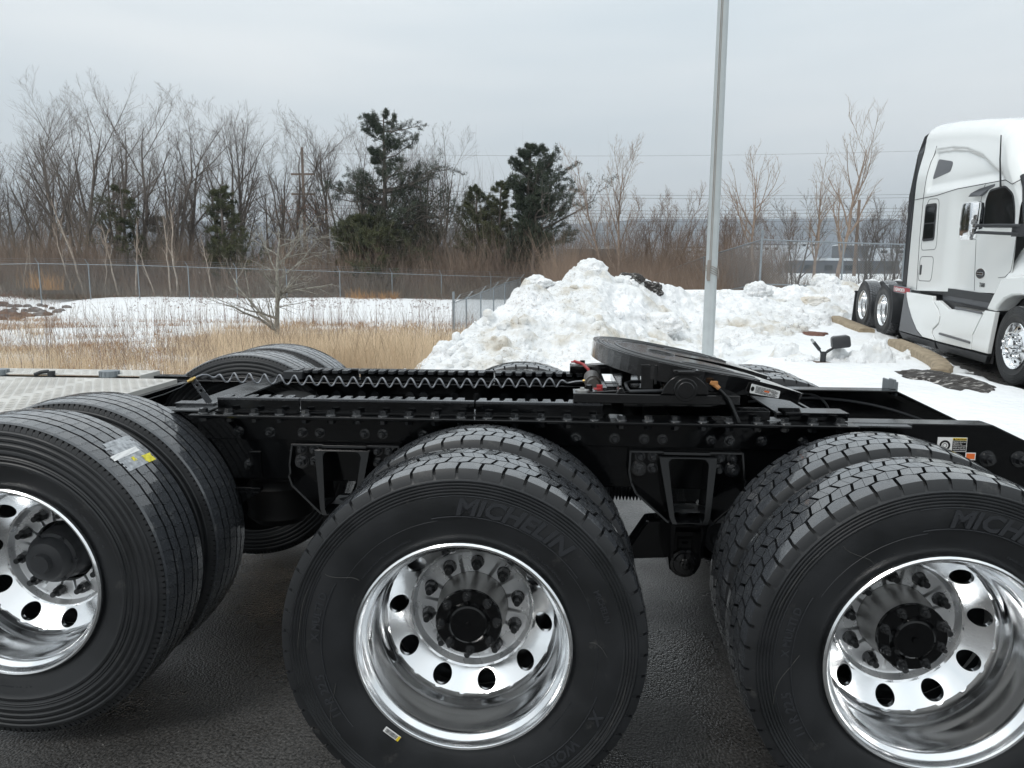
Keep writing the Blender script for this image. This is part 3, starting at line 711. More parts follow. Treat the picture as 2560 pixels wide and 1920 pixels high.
part('tail_hose', MB().tube([(1.15+.9*t, YF-.035, .93+.05*math.sin(t*2.6)-.14*t*t) for t in np.linspace(0, 1, 20)], .007, 8), M_SAT, smooth=60)
part('tail_tag', MB().box(1.80, 1.812, YF-.05, YF+.005, 1.001, 1.046).box(1.812, 1.822, YF-.05, YF+.10, .97, 1.035), M_GALV, bevel=.002)
part('tail_rib', MB().box(1.30, 1.315, YN+.09, YF-.09, .76, .97), M_BLK, bevel=.003)

# cast suspension hangers (H shaped)
def hanger(x0):
    y = YN-.012
    O = [(-.203, .243), (.203, .243), (.208, .15), (.200, .10), (.165, .07), (.092, .008), (-.06, .008), (-.185, .10), (-.200, .14), (-.207, .17)]
    f = lambda a, b, d: (x0+a, y-d, .645+b)
    m = MB()
    # wings (left, right) with the window between them
    m.prism([(-.203, .243), (.203, .243), (.208, .15), (.200, .10), (.165, .07), (.092, .008), (.060, .02), (.084, .232), (-.084, .232), (-.055, .02), (-.075, .008), (-.185, .10), (-.200, .135), (-.207, .17)], f, -.008, .010)
    wings = m
    f0 = f; f = lambda a, b, d: f0(a, b, d+(.243-max(b, 0))*.30*(d > .012))
    r = MB(); edge = [(-.080, .2405), (-.2005, .2405), (-.205, .17), (-.198, .135), (-.183, .102), (-.070, .008)]
    for a, b in zip(edge, edge[1:]): pass
    def bar(p0, p1, w, d0, d1):
        dx, dz = p1[0]-p0[0], p1[1]-p0[1]; L_ = math.hypot(dx, dz); nx, nz = -dz/L_*w/2, dx/L_*w/2; ex, ez = dx/L_*w*.3, dz/L_*w*.3
        r.prism([(p0[0]+nx-ex, p0[1]+nz-ez), (p1[0]+nx+ex, p1[1]+nz+ez), (p1[0]-nx+ex, p1[1]-nz+ez), (p0[0]-nx-ex, p0[1]-nz-ez)], f, d0, d1)
    dd = .022
    for a, b in zip(edge, edge[1:]): bar(a, b, .007, .0, dd+.02*(b[1] < .13)); 
    edge2 = [(.080, .2405), (.2005, .2405), (.2055, .15), (.198, .102), (.164, .071), (.090, .010)]
    for a, b in zip(edge2, edge2[1:]): bar(a, b, .007, .0, dd+.02*(b[1] < .11))
    bar((-.08, .2395), (.08, .2395), .009, 0, .034)
    # the two tall ribs, wide at the top, standing proud
    r.prism([(-.102, .232), (-.072, .232), (-.050, .03), (-.040, .008), (-.058, .008), (-.068, .03)], f, -.005, .062)
    r.prism([(.102, .232), (.074, .232), (.054, .03), (.045, .008), (.064, .008), (.0735, .03)], f, -.005, .062)
    r.prism([(-.074, .232), (.076, .232), (.074, .226), (.040, .228), (-.038, .228), (-.072, .226)], f, .0, .062)
    for sx in (-1, 1):     # rounded upper window corners
        P = [(sx*.064, .230)]+[(sx*(.064-.028*(1-math.sin(t))), .230-.030*(1-math.cos(t))) for t in np.linspace(0, math.pi/2, 6)]
        r.prism([(sx*.076, .231), (sx*.044, .231)]+[(sx*(.044+.028*math.sin(t)), .202+.028*math.cos(t)) for t in np.linspace(.1, 1.5, 6)]+[(sx*.074, .200)], f, .0, .0605)
    # shelf with round hole (ring) at the bottom of the window
    sh = MB(); n = 24
    vs = []; 
    for j in range(n):
        t = 2*math.pi*j/n; c, s_ = math.cos(t), math.sin(t); q = max(abs(c), abs(s_)); vs.append((x0+.004+c*.040, y+.010+s_*.026, .672)); vs.append((x0+.004+c/q*.055, y-.015+s_/q*.055+.015, .672))
    sh.add(vs+[(v[0], v[1], v[2]-.02) for v in vs], [(2*j, 2*j+1, (2*j+3) % (2*n), (2*j+2) % (2*n)) for j in range(n)]+[(2*j, (2*j+2) % (2*n), 2*n+(2*j+2) % (2*n), 2*n+2*j) for j in range(n)])
    # column down to the equaliser pin
    col = MB(); f = lambda a, b, d: f0(a, b, d+(.065-max(0, -b-.03)*.25)*(d > .012))
    col.prism([(-.062, .01), (.068, .01), (.064, -.13), (.060, -.175), (.045, -.208), (.010, -.225), (-.025, -.215), (-.05, -.19), (-.058, -.14)], f, -.14, .024)
    col.prism([(-.062, .01), (-.042, .01), (-.044, -.13), (-.056, -.13)], f, .02, .058); col.prism([(.068, .01), (.046, .01), (.046, -.13), (.060, -.13)], f, .02, .058)
    col.prism([(-.06, .012), (.066, .012), (.066, .002), (-.06, .002)], f, .02, .062)
    col.prism([(-.040, -.030), (.044, -.030), (.044, -.044), (-.040, -.044)], f, .02, .034)
    for a, b, c, d in ((-.028, .028, -.060, -.063), (-.028, .028, -.106, -.109), (-.028, -.024, -.063, -.106), (.024, .028, -.063, -.106), (-.012, .012, -.080, -.083)):
        col.prism([(a, c), (b, c), (b, d), (a, d)], f, .02, .028)
    pin = MB().lathe([(0, -.052), (.010, -.052), (.012, -.044), (.020, -.042), (.021, -.034), (.040, -.032), (.043, -.026), (.052, -.024)], 32, (x0+.002, y-.045, .485))
    h = part('suspension_hanger', wings, M_BLK, bevel=.003)
    sub('casting_rib', r, M_BLK, h, bevel=.002, smooth=None); sub('shelf', sh, M_WET, h, smooth=None); sub('pivot_column', col, M_BLK, h, bevel=.003, smooth=None); sub('pivot_pin', pin, M_GRS, h)
    for bx, bz, big in ((-.165, .222, 0), (-.118, .222, 0), (-.168, .176, 1), (-.118, .178, 0), (.120, .222, 0), (.166, .222, 0), (.118, .178, 0), (.168, .178, 1)):
        sub('bolt', WBL if big else WB, None, h, (x0+bx, y-.010, .645+bz), (0, random.random()*3, 0))
    return h
hanger(.722); hanger(-.530)
# walking beam / equaliser
part('equaliser_beam', MB().prism([(.50, .44), (.80, .46), (1.20, .30), (1.25, .34), (.80, .62), (.60, .60)], lambda a, b, d: (a, YN+.05+d, b), 0, .09), M_BLK, bevel=.008)
m = MB()
for x in (.66,): m.cyl((x+.16, YN+.02, .56), (x+.16, YN-.03, .56), .045, n=20)
part('brake_can', MB().cyl((.86, YN+.16, .56), (.86, YN-.02, .56), .06, n=24).cyl((.86, YN+.0, .56), (.86, YN-.03, .56), .05, .03, n=24), M_SAT, smooth=40)

# ---- fifth wheel coupling
fw = empty('tmp2'); bpy.data.objects.remove(fw)
TILT = rad(10.5); PX, PZ = .71, 1.193
def FW(a, b, d=0.):      # plate coordinates -> world; a towards the rear, b across, d below the surface
    drop = .10*max(0, a-.20)**1.6*2.2
    x = PX+a*math.cos(TILT)-d*math.sin(TILT)*1; z = PZ-a*math.sin(TILT)-d*math.cos(TILT)-drop
    return (x, YM+b, z)
def outline(sc=1., n=26):
    P = []
    for i in range(n+1):
        t = math.pi*i/n; P.append((-.315*abs(math.sin(t))**.85*sc, -.457*math.cos(t)*sc))   # from b=-.457 round the front to b=+.457
    return P
def plate(thick0, thick1):
    fr = outline()
    right = [(.07, .452), (.16, .430), (.26, .385), (.36, .335), (.43, .292), (.478, .262), (.492, .246), (.484, .222)]
    slotR = [(.40, .165), (.30, .115), (.18, .062), (.08, .034), (.02, .027), (-.005, .020)]
    slotL = [(a, -b) for a, b in slotR[::-1]]; left = [(a, -b) for a, b in right[::-1]]
    poly = fr+right+slotR+[(-.018, 0)]+slotL+left
    m = MB(); n = len(poly); 
    # bridge: fan strips from front outline to slot keep the surface clean
    bm = bmesh.new(); vt = [bm.verts.new(FW(a, b, thick0)) for a, b in poly]
    face = bm.faces.new(vt); bmesh.ops.triangulate(bm, faces=[face]); 
    vs = [v.co[:] for v in bm.verts]; idx = {v: i for i, v in enumerate(bm.verts)}; fs = [tuple(idx[v] for v in f.verts) for f in bm.faces]; bm.free()
    m.add(vs, fs)
    bot = []
    for i, (a, b) in enumerate(poly):
        deep = thick1*(1-.40*ss(.15, .50, a)) if i < n else thick1
        bot.append(FW(a*.985, b*.99, deep))
    m.add(vs+bot, [(i, (i+1) % n, n+(i+1) % n, n+i) for i in range(n)])
    return m
fwp = part('fifth_wheel', plate(0, .066), M_GRS, bevel=.006); fwp['label'] = 'greasy black coupling plate tilted to the rear'
def ringline(sc, lo, hi, w=.004, h=.0018):
    m = MB(); P = outline(sc, 40); P = [(a, b) for a, b in P]
    ext = [(.10, P[-1][1]*.985), (.2, P[-1][1]*.90), (.3, P[-1][1]*.77)]; P = [(a, -b) for a, b in ext[::-1]]+P+ext
    return m.tube([FW(a, b, -h*.2) for a, b in P], w, 5)
for sc in (.93, .87, .81, .70): sub('grease_groove', ringline(sc, 0, 0, .0032 if sc > .75 else .0045), M_GRS, fwp, smooth=60)
def ringc(a0, b0, ra, rb, w): return MB().tube([FW(a0+ra*math.cos(t), b0+rb*math.sin(t), 0) for t in np.linspace(0, 2*math.pi, 28, endpoint=False)], w, 5, True)
sub('grease_groove', ringc(.12, -.25, .10, .035, .004), M_GRS, fwp, smooth=60); sub('grease_groove', ringc(.12, .25, .10, .035, .004), M_GRS, fwp, smooth=60); sub('jaw_ring', ringc(-.03, 0, .055, .055, .005), M_GRS, fwp, smooth=60)
# plate under the throat keeps it dark
sub('lock_jaw', MB().prism([(-.08, -.10), (.14, -.10), (.14, .10), (-.08, .10)], lambda a, b, d: FW(a, b, d), .03, .07), M_BLK, fwp, smooth=None)
# side pivot brackets
for yy, s in ((YM-.43, -1), (YM+.43, 1)):
    m = MB().prism([(.625, 1.098), (.795, 1.098), (.79, 1.125), (.765, 1.15), (.74, 1.165), (.68, 1.165), (.655, 1.15), (.635, 1.125)], lambda a, b, d: (a, yy+d, b), -.03, .03)
    m.cyl((.71, yy-.040, 1.115), (.71, yy+.04, 1.115), .042, n=32); m.cyl((.71, yy-.046, 1.115), (.71, yy+.046, 1.115), .030, n=28); m.box(.665, .755, yy-.036, yy+.036, 1.170, 1.186)
    m.box(.68, .74, yy-.045, yy-.03, 1.172, 1.183)
    sub('pivot_bracket', m, M_GRS, fwp, smooth=35, bevel=.002)
for yy in (YM-.41, YM+.41): sub('upright_lug', MB().box(.555, .60, yy-.02, yy+.02, 1.10, 1.20).box(.60, .61, yy-.035, yy+.02, 1.13, 1.20), M_GRS, fwp, smooth=None, bevel=.002)
hb = [(.505, .79, 1.113), (.515, .785, 1.103), (.63, .785, 1.107), (.64, .80, 1.112), (.64, .90, 1.122), (.53, .905, 1.121), (.508, .88, 1.118)]
sub('release_handle', MB().tube(hb, .0065, 8, True), M_SAT, fwp, smooth=60)
# orange tipped pull cable hanging over the side
sub('pull_rod', MB().tube([(.815, .765, 1.128), (.835, .757, 1.112), (.855, .748, 1.09), (.876, .742, 1.045), (.893, .738, 1.003)], .0065, 8).tube([(.815, .775, 1.13), (.845, .768, 1.105), (.868, .76, 1.08), (.884, .75, 1.04), (.90, .742, 1.004)], .0055, 8), M_BLK, fwp, smooth=60)
sub('cable_tip', MB().tube([(.797, .772, 1.142), (.812, .768, 1.136), (.828, .760, 1.121)], [.007, .010, .008], 8).box(.80, .822, .758, .776, 1.135, 1.147), M_ORNG, fwp, smooth=40)
# warning sticker on the plate's near skirt
def skirt(u, v, d=0.):    # u along the skirt, v up; follows the near side of the plate towards the tip
    a = .265+u; b = -float(np.interp(a, [.16, .26, .36, .43], [.430, .385, .335, .292])); x, y, z = FW(a, b, .030-v); return (x+.002+d*.45, y-.006-d, z)
k = MB().prism(rounded([(-.012, -.019), (.112, -.013), (.112, .014), (-.012, .016)], .004, 3), lambda a, b, d: skirt(a, b, d), .0, .0022)
ws = sub('warning_sticker', k, M_WHT, fwp, smooth=None)
sub('sticker_print', MB().prism([(.045, -.004), (.066, -.003), (.066, .003), (.045, .002)], lambda a, b, d: skirt(a, b, d), .0022, .0028), M_ORP, fwp, smooth=None)
m = MB()
for r_ in range(6):
    u = .008
    while u < .104:
        wd = random.uniform(.004, .014); zz = .010-r_*.0042
        if not (.04 < u < .068 and -.006 < zz < .005) and u+wd < .106: m.prism([(u, zz), (u+wd, zz), (u+wd, zz-.0018), (u, zz-.0018)], lambda a, b, d: skirt(a, b, d), .0022, .0027)
        u += wd+.002
m.add([skirt(-.005+.007*math.cos(t), -.002+.009*math.sin(t), .0026) for t in np.linspace(0, 2*math.pi, 14, endpoint=False)], [tuple(range(14))])
sub('sticker_text', m, M_INK, fwp, smooth=None)
# carriage running on the tracks
def carr(y, s):
    m = MB(); m.box(.311, .907, *sorted((y-s*.006, y+s*.10)), 1.0585, 1.094); m.prism([(.36, 1.094), (.88, 1.094), (.84, 1.103), (.46, 1.103)], lambda a, b, d: (a, y+s*d, b), .02, .095)
    m.prism([(.465, 1.094), (.50, 1.094), (.49, 1.115), (.478, 1.115)], lambda a, b, d: (a, y+s*d, b), .0, .06); return m
ca = part('slide_carriage', carr(YN-.010, 1), M_GRS, bevel=.003); carf = part('slide_carriage', carr(YF+.010, -1), M_GRS, bevel=.003)
for c_, y in ((ca, YN+.04), (carf, YF-.04)):
    sub('steel_cap', MB().cyl((.345, y, 1.094), (.345, y, 1.0985), .026, n=24).box(.338, .352, y-.012, y+.012, 1.098, 1.106), M_STEEL, c_)
    sub('steel_pin', MB().cyl((.372, y+.03, 1.09), (.372, y+.03, 1.112), .012, n=14), M_BLK, c_)
part('carriage_beam', MB().box(.50, .86, YN+.09, YF-.09, 1.03, 1.075).box(.42, .46, YN+.09, YF-.09, 1.03, 1.06), M_GRS, bevel=.004)
part('lock_cylinder', MB().cyl((.40, 1.14, 1.075), (.40, 1.30, 1.078), .034, n=24).cyl((.40, 1.12, 1.075), (.40, 1.14, 1.075), .024, .03, n=20).cyl((.40, 1.30, 1.078), (.40, 1.36, 1.078), .02, n=16), mat('worn_grey_cylinder', (.16, .15, .14), .4, metal=.6, noise=.6, nscale=30), smooth=40)
part('steel_guide', MB().box(.335, .385, .93, 1.20, 1.03, 1.04), M_STEEL, bevel=.001)
part('red_lever', MB().box(.40, .422, .87, .885, 1.094, 1.112).box(.388, .430, .855, .89, 1.094, 1.099), M_RED, bevel=.002)
part('red_lever', MB().tube([(.33, YF-.10, 1.118), (.37, YF-.16, 1.112), (.39, YF-.24, 1.10), (.40, YF-.27, 1.08)], .0075, 6).box(.315, .36, YF-.115, YF-.09, 1.112, 1.118), M_RED, bevel=.002)
# coiled air line
n = 1300; turns = 25; A = np.array([-1.105, .93, 1.112]); B = np.array([.305, 1.215, 1.068]); pts = []
ax = (B-A)/np.linalg.norm(B-A); u1 = np.cross(ax, [0, 0, 1.]); u1 /= np.linalg.norm(u1); u2 = np.cross(u1, ax)
lead = [(-1.141, .862, 1.112), (-1.132, .868, 1.121), (-1.120, .885, 1.126), (-1.110, .905, 1.124)]
for i in range(n):
    t = i/(n-1); ph = -math.pi*.45-2*math.pi*turns*t; g = .0185*min(1, t*26, (1-t)*26)
    p = A+(B-A)*t+np.array([0, 0, -.012*math.sin(math.pi*t)])+(u1*math.cos(ph)*.8+u2*math.sin(ph))*g; pts.append(tuple(p))
hose = part('coiled_air_line', MB().tube(lead+pts+[(.33, 1.21, 1.074), (.36, 1.20, 1.078), (.385, 1.19, 1.080)], .0034, 7), M_HOSE, smooth=80)
for p, q in (((-1.152, .856, 1.108), (-1.136, .866, 1.117)), ((.375, 1.195, 1.079), (.40, 1.185, 1.079))):
    a = Vector(p); b = Vector(q); m = MB().cyl(a, a.lerp(b, .4), .0085, n=6).cyl(a.lerp(b, .4), b, .0065, n=10).cyl(a.lerp(b, -.6), a, .006, n=10)
    sub('brass_fitting', m, M_BRASS, hose)
part('feed_line', MB().tube([(-1.155, .856, 1.104), (-1.19, .85, 1.08), (-1.25, .84, 1.055), (-1.36, .83, 1.02), (-1.5, .82, .97)], .0025, 6), M_SAT, smooth=60)
# perforated hose bracket
def hb_(a, b, d): # along arm a, across b
    p0 = np.array([-1.083, .86, 1.020]); p1 = np.array([-1.147, .86, 1.112]); e1 = (p1-p0)/np.linalg.norm(p1-p0); e2 = np.array([-e1[2], 0, e1[0]]); q = p0+e1*a+e2*b+np.array([0, d, 0]); return tuple(q)
m = MB(); Lb = .112; N = 20
def holed(a0, a1, w, hc, hr):
    vs = []
    for j in range(N):
        t = 2*math.pi*j/N; c, s_ = math.cos(t), math.sin(t); q = max(abs(c), abs(s_)); vs.append(hb_(hc+hr*c, hr*s_, 0)); aa = hc+c/q*((a1-hc) if c > 0 else (hc-a0)); vs.append(hb_(aa, s_/q*w, 0))
    o = len(vs); vs += [(v[0], v[1]+.004, v[2]) for v in vs]
    m.add(vs, [(2*j, 2*j+1, (2*j+3) % (2*N), (2*j+2) % (2*N)) for j in range(N)]+[(2*j, (2*j+2) % (2*N), o+(2*j+2) % (2*N), o+2*j) for j in range(N)]+[(2*j+1, (2*j+3) % (2*N), o+(2*j+3) % (2*N), o+2*j+1) for j in range(N)])
holed(.040, .072, .0125, .058, .0072); holed(.072, .100, .0125, .083, .0062)
m.prism([(0, -.0125), (.040, -.0125), (.040, .0125), (0, .0125)], lambda a, b, d: hb_(a, b, d), 0, .004); m.prism([(.100, -.0125), (.112, -.011), (.112, .011), (.100, .0125)], lambda a, b, d: hb_(a, b, d), 0, .004)
part('hose_bracket', m, MATS['satin_black_track'])
part('bracket_foot', MB().box(-1.215, -1.062, .845, .90, 1.0165, 1.0215).box(-1.212, -1.064, .848, .853, 1.001, 1.017), MATS['satin_black_track'], bevel=.0015)

# grip deck at the front left
def deck(x0, x1, y0, y1, z):
    m = MB().box(x0, x1, y0, y1, z-.006, z); m.box(x1-.004, x1+.001, y0, y1, z-.032, z-.0005); m.box(x0, x1, y1-.002, y1+.001, z-.03, z-.0005); return m
dk = part('grip_deck', deck(-3.3, -1.525, .60, 1.468, 1.02), M_DECK, bevel=.003); dk2 = part('grip_deck', deck(-3.3, -1.715, 1.49, 1.67, 1.032), M_DECK, bevel=.003)
dk['label'] = 'pale perforated aluminium deck panel'
def ovals(x0, x1, y0, y1, z, groups):
    P = []
    row = 0
    y = y0+.02
    while y < y1-.015:
        x = x1-.028-(row % 2)*.021
        c = 0
        while x > x0:
            if c % 9 < 8: P.append((x, y))
            x -= .042; c += 1
        y += .034; row += 1
    t = np.linspace(0, 2*np.pi, 10, endpoint=False); C = np.array(P); N = len(C)
    rings = [(.0165, .0115, .0), (.0155, .0105, .0022), (.0142, .0094, .0024), (.0135, .0088, -.001)]
    V = np.stack([np.stack([C[:, 0:1]+a*np.cos(t), C[:, 1:2]+b*np.sin(t), np.full((N, 10), z+h)], -1) for a, b, h in rings], 1)
    i = np.arange(N)[:, None, None]*40; k = np.arange(3)[None, :, None]*10; s = np.arange(10)[None, None]; s2 = (s+1) % 10
    Q = np.stack([i+k+s, i+k+s2, i+k+10+s2, i+k+10+s], -1)
    return V.reshape(-1, 3), Q.reshape(-1, 4), C
for d_, ar in ((dk, (-2.75, -1.525, .60, 1.468, 1.0202)), (dk2, (-2.75, -1.715, 1.49, 1.67, 1.0322))):
    V, Q, C = ovals(*ar, 0); o = npmesh('raised_grip_ovals', V, Q, M_DECK, d_, True); o['kind'] = 'stuff'
    t = np.linspace(0, 2*np.pi, 10, endpoint=False); N = len(C)
    V = np.stack([C[:, 0:1]+.0136*np.cos(t), C[:, 1:2]+.0089*np.sin(t), np.full((N, 10), ar[4]+.0008)], -1)
    i = np.arange(N)[:, None]*10; Qd = np.stack([np.stack([i[:, 0]+0, i[:, 0]+1, i[:, 0]+2, i[:, 0]+3], -1), np.stack([i[:, 0]+0, i[:, 0]+3, i[:, 0]+4, i[:, 0]+9], -1), np.stack([i[:, 0]+4, i[:, 0]+5, i[:, 0]+8, i[:, 0]+9], -1), np.stack([i[:, 0]+5, i[:, 0]+6, i[:, 0]+7, i[:, 0]+8], -1)], 1)
    o = npmesh('grip_hole_openings', V.reshape(-1, 3), Qd, M_SEAM, d_); o['kind'] = 'stuff'
for x, y in ((-1.87, 1.50), (-2.42, 1.50)):
    m = MB().cyl((x, y, 1.022), (x, y, 1.05), .043, .042, 28)
    for k in range(14):
        t = 2*math.pi*k/14; m.box(-.004, .004, .0405, .0455, 1.024, 1.049, Matrix.Translation((x, y, 0))@Matrix.Rotation(t, 4, 'Z'))
    part('deck_cap', m, M_GALV, smooth=30)
part('deck_latch', MB().tube([(-2.22, 1.47, 1.03), (-2.19, 1.48, 1.042), (-2.16, 1.485, 1.045)], .009, 6).cyl((-2.15, 1.49, 1.02), (-2.15, 1.49, 1.046), .017, n=12), M_SAT, smooth=40)
part('deck_support', MB().box(-1.54, -1.50, YN, YF, .985, .998).box(-1.72, -1.52, YF-.05, YF+.02, 1.0, 1.012), M_BLK, bevel=.002)

# stickers on the rail behind the rear wheel
f = lambda a, b, d: (a, YN-.0015-d, b)
cs_ = sub('caution_sticker', MB().prism([(1.612, .902), (1.714, .902), (1.714, .9535), (1.612, .9535)], f, 0, .0015), M_WHT, rn, smooth=None)
sub('caution_header', MB().prism([(1.664, .943), (1.712, .943), (1.712, .9515), (1.664, .9515)], f, .0015, .002), M_YEL, rn, smooth=None)
sub('caution_panel', MB().prism([(1.664, .904), (1.712, .904), (1.712, .942), (1.664, .942)], f, .0015, .002), M_INK, rn, smooth=None)
text_obj('caution_word', '\u25b2CAUTION', .0085, lambda x, y, z: (1.688+x, YN-.0038-z, .944+y), M_INK, rn, off=.0002)
for i, s in enumerate(('Maintain wheel nut', 'tightness. See', 'operator\'s manual for', 'proper torque and', 'inspection intervals.')):
    text_obj('caution_line', s, .0056, lambda x, y, z, i=i: (1.666+x, YN-.0038-z, .9355-i*.0068+y), M_WHT, rn, align='LEFT')
m = MB(); 
for r0, r1 in ((.019, .012), (.008, .006)):
    vs = []
    for j in range(24):
        t = 2*math.pi*j/24; vs += [(1.638+r0*math.cos(t), YN-.0034, .924+r0*math.sin(t)), (1.638+r1*math.cos(t), YN-.0034, .924+r1*math.sin(t))]
    m.add(vs, [(2*j, 2*j+1, (2*j+3) % 48, (2*j+2) % 48) for j in range(24)])
obj('wheel_pictogram', m, M_INK, rn, recalc=False)
sub('orange_sticker', MB().prism([(1.713, .872), (1.748, .872), (1.748, .899), (1.713, .899)], f, 0, .0015), M_WHT, rn, smooth=None)
sub('orange_sticker_field', MB().prism([(1.716, .876), (1.745, .876), (1.745, .896), (1.716, .896)], f, .0015, .002), M_ORP, rn, smooth=None)
# ================================================================ white sleeper truck at the right
WO = np.array([6.1448, 8.1949, .0966]); WH, WP = .0951, .0363
EXr = np.array([math.sin(WH)*math.cos(WP), math.cos(WH)*math.cos(WP), math.sin(WP)]); EY = np.array([math.cos(WH), -math.sin(WH), 0.]); EX = -EXr; EZ = np.cross(EX, EY)
WMX = Matrix(((EX[0], EY[0], EZ[0], WO[0]), (EX[1], EY[1], EZ[1], WO[1]), (EX[2], EY[2], EZ[2], WO[2]), (0, 0, 0, 1)))
wt = empty('semi_truck'); wt.matrix_world = WMX
tag(wt, 'white sleeper cab semi truck with chrome mirror and polished wheels parked on the right', 'truck')
def roofz(x):      # roof height on the centre line
    return float(np.interp(x, [-4.5, -4.3, -3.6, -2.6, -1.9, -1.5, -1.2, -.95, -.7, -.2, .4, 1.2, 1.9], [3.90, 3.90, 3.84, 3.72, 3.62, 3.54, 3.42, 3.12, 2.72, 2.02, 1.86, 1.70, 1.2]))
def botz(x): return float(np.interp(x, [-4.5, -3.9, -1.2, 2], [.975, .985, 1.115, 1.2]))
def side_y(x, z):
    y = .115+.05*ss(-2.9, -2.3, x)*(1-ss(2.3, 2.9, z))
    zc = np.interp(x, [-3.9, -3.17, -2.55, -1.88, -1.47, -1.1, -.8], [3.36, 3.32, 3.24, 3.07, 2.88, 2.71, 2.6])
    y += .055*(1-ss(zc-.03, zc+.035, z))*ss(2.64, 2.80, z)*ss(-3.95, -3.80, x)*(1-ss(-1.2, -.9, x))
    y += .10*ss(2.7, 3.6, z)**1.5
    return float(y)
NX, NZ = 150, 96
def shell(xs, zt):     # loft: side wall then rounded roof edge to the centre line and over
    grid = []
    for x in xs:
        rz = roofz(x); bz = botz(x); R = .30 if x < -1.3 else .34; row = []
        zs = np.linspace(bz, rz-R, NZ)
        for z in zs: row.append((x, side_y(x, z), z))
        y0, z0 = row[-1][1], rz-R
        for t in np.linspace(0, math.pi/2, 14)[1:]:
            row.append((x, y0+(1-math.cos(t))*.30, z0+R*.93*math.sin(t)))
        yl = row[-1][1]
        for t in np.linspace(0, 1, 6)[1:]: row.append((x, yl+(1.225-yl)*t, rz-R*.07*(1-t)))
        row += [(x, 2.45-b, c) for a, b, c in row[-2::-1]]
        grid.append(row)
    n = len(grid[0]); m = MB()
    m.add([p for r in grid for p in r], [(i*n+j, i*n+j+1, (i+1)*n+j+1, (i+1)*n+j) for i in range(len(xs)-1) for j in range(n-1)])
    return m
cab = obj('cab', shell(np.linspace(-4.40, -.62, NX), 0), M_WHITE if 'M_WHITE' in globals() else M_PAINT, wt, smooth=50)
def closed_back():
    m = MB(); rz = 3.9; P = [(.125, .98)]+[(side_y(-4.4, z), z) for z in np.linspace(1.0, 3.56, 20)]+[(.24+.30*(1-math.cos(t)), 3.58+.30*math.sin(t)) for t in np.linspace(.2, 1.57, 8)]
    P = P+[(2.45-a, b) for a, b in P[::-1]]; m.prism(P, lambda a, b, d: (d, a, b), -4.41, -4.395); return m
obj('rear_wall', closed_back(), M_PAINT, wt)
# dark side extender behind the sleeper
ext = [(-4.40, .99), (-4.60, .99), (-4.69, 2.65), (-4.685, 3.4), (-4.60, 3.70), (-4.48, 3.82), (-4.32, 3.84), (-4.34, 3.80), (-4.36, 3.72), (-4.42, 3.4), (-4.44, 2.65)]
obj('side_extender', MB().prism(ext, lambda a, b, d: (a, side_y(-4.3, min(b, 3.6))-.012+.22*ss(3.62, 3.92, b)+d, b), 0, .02), M_SAT, wt, bevel=.004)
obj('side_extender', MB().prism(ext, lambda a, b, d: (a, 2.45-side_y(-4.3, min(b, 3.6))+.012-.22*ss(3.62, 3.92, b)-d, b), 0, .02), M_SAT, wt, bevel=.004)
def onside(pts, off): return [(x, side_y(x, z)-off, z) for x, z in pts]
def seam(pts, r=.006, m=M_SEAM, closed=False):
    P = []
    for a, b in zip(pts, pts[1:]+([pts[0]] if closed else [])):
        k = max(2, int(math.hypot(b[0]-a[0], b[1]-a[1])/.08))
        P += [(a[0]+(b[0]-a[0])*t/k, a[1]+(b[1]-a[1])*t/k) for t in range(k)]
    if not closed: P.append(pts[-1])
    return obj('panel_seam', MB().tube([(x, side_y(x, z)-.0005, z) for x, z in P], r, 5, closed), m, wt, smooth=60)
seam([(-3.885, 1.0), (-3.98, 1.88), (-3.985, 2.6), (-3.93, 3.2), (-3.86, 3.45)]); seam([(-4.40, 2.58), (-3.985, 2.59), (-3.4, 2.60), (-2.59, 2.655), (-1.67, 2.665), (-1.05, 2.67), (-.86, 2.60), (-.63, 2.64)])
seam(rounded([(-3.76, 2.56), (-3.26, 2.54), (-3.18, 1.71), (-3.88, 1.69)], .12), .0045, closed=True); seam(rounded([(-3.86, 1.58), (-3.25, 1.59), (-3.26, 1.18), (-3.86, 1.16)], .1), .0045, closed=True)
seam([(-1.70, 1.12), (-1.74, 1.3), (-1.84, 1.9), (-1.84, 2.35), (-1.72, 2.60), (-1.64, 2.665)], .004); seam([(-.62, 1.95), (-.64, 1.6), (-.66, 1.45), (-.8, 1.36), (-1.0, 1.34)], .004)
def sidepanel(name, pts, off, m, parent=None, th=.012, seg=True):
    n = len(pts); cx = sum(p[0] for p in pts)/n; cz = sum(p[1] for p in pts)/n
    y = min(side_y(*p) for p in pts)-off
    f = lambda a, b, d: (a, side_y(a, b)-off+d, b)
    mb = MB(); ring = [f(a, b, 0) for a, b in pts]; back = [f(a, b, th) for a, b in pts]
    mb.add(ring+back+[f(cx, cz, 0)], [(i, (i+1) % n, 2*n) for i in range(n)]+[(i, n+i, n+(i+1) % n, (i+1) % n) for i in range(n)])
    return obj(name, mb, m, parent or wt, smooth=35)
sidepanel('quarter_window', rounded([(-3.73, 3.22), (-3.12, 3.125), (-3.06, 3.08), (-3.10, 2.96), (-3.80, 2.89)], .05), .006, M_GREYP)
wf = sidepanel('sleeper_window', rounded([(-3.83, 2.475), (-3.34, 2.475), (-3.31, 1.86), (-3.83, 1.84)], .07), .010, M_SAT)
sidepanel('pane', rounded([(-3.79, 2.435), (-3.38, 2.435), (-3.365, 2.16), (-3.79, 2.155)], .05), .014, M_GLASS, wf); sidepanel('pane', rounded([(-3.79, 2.135), (-3.365, 2.14), (-3.35, 1.90), (-3.79, 1.885)], .05), .014, M_GLASS, wf)
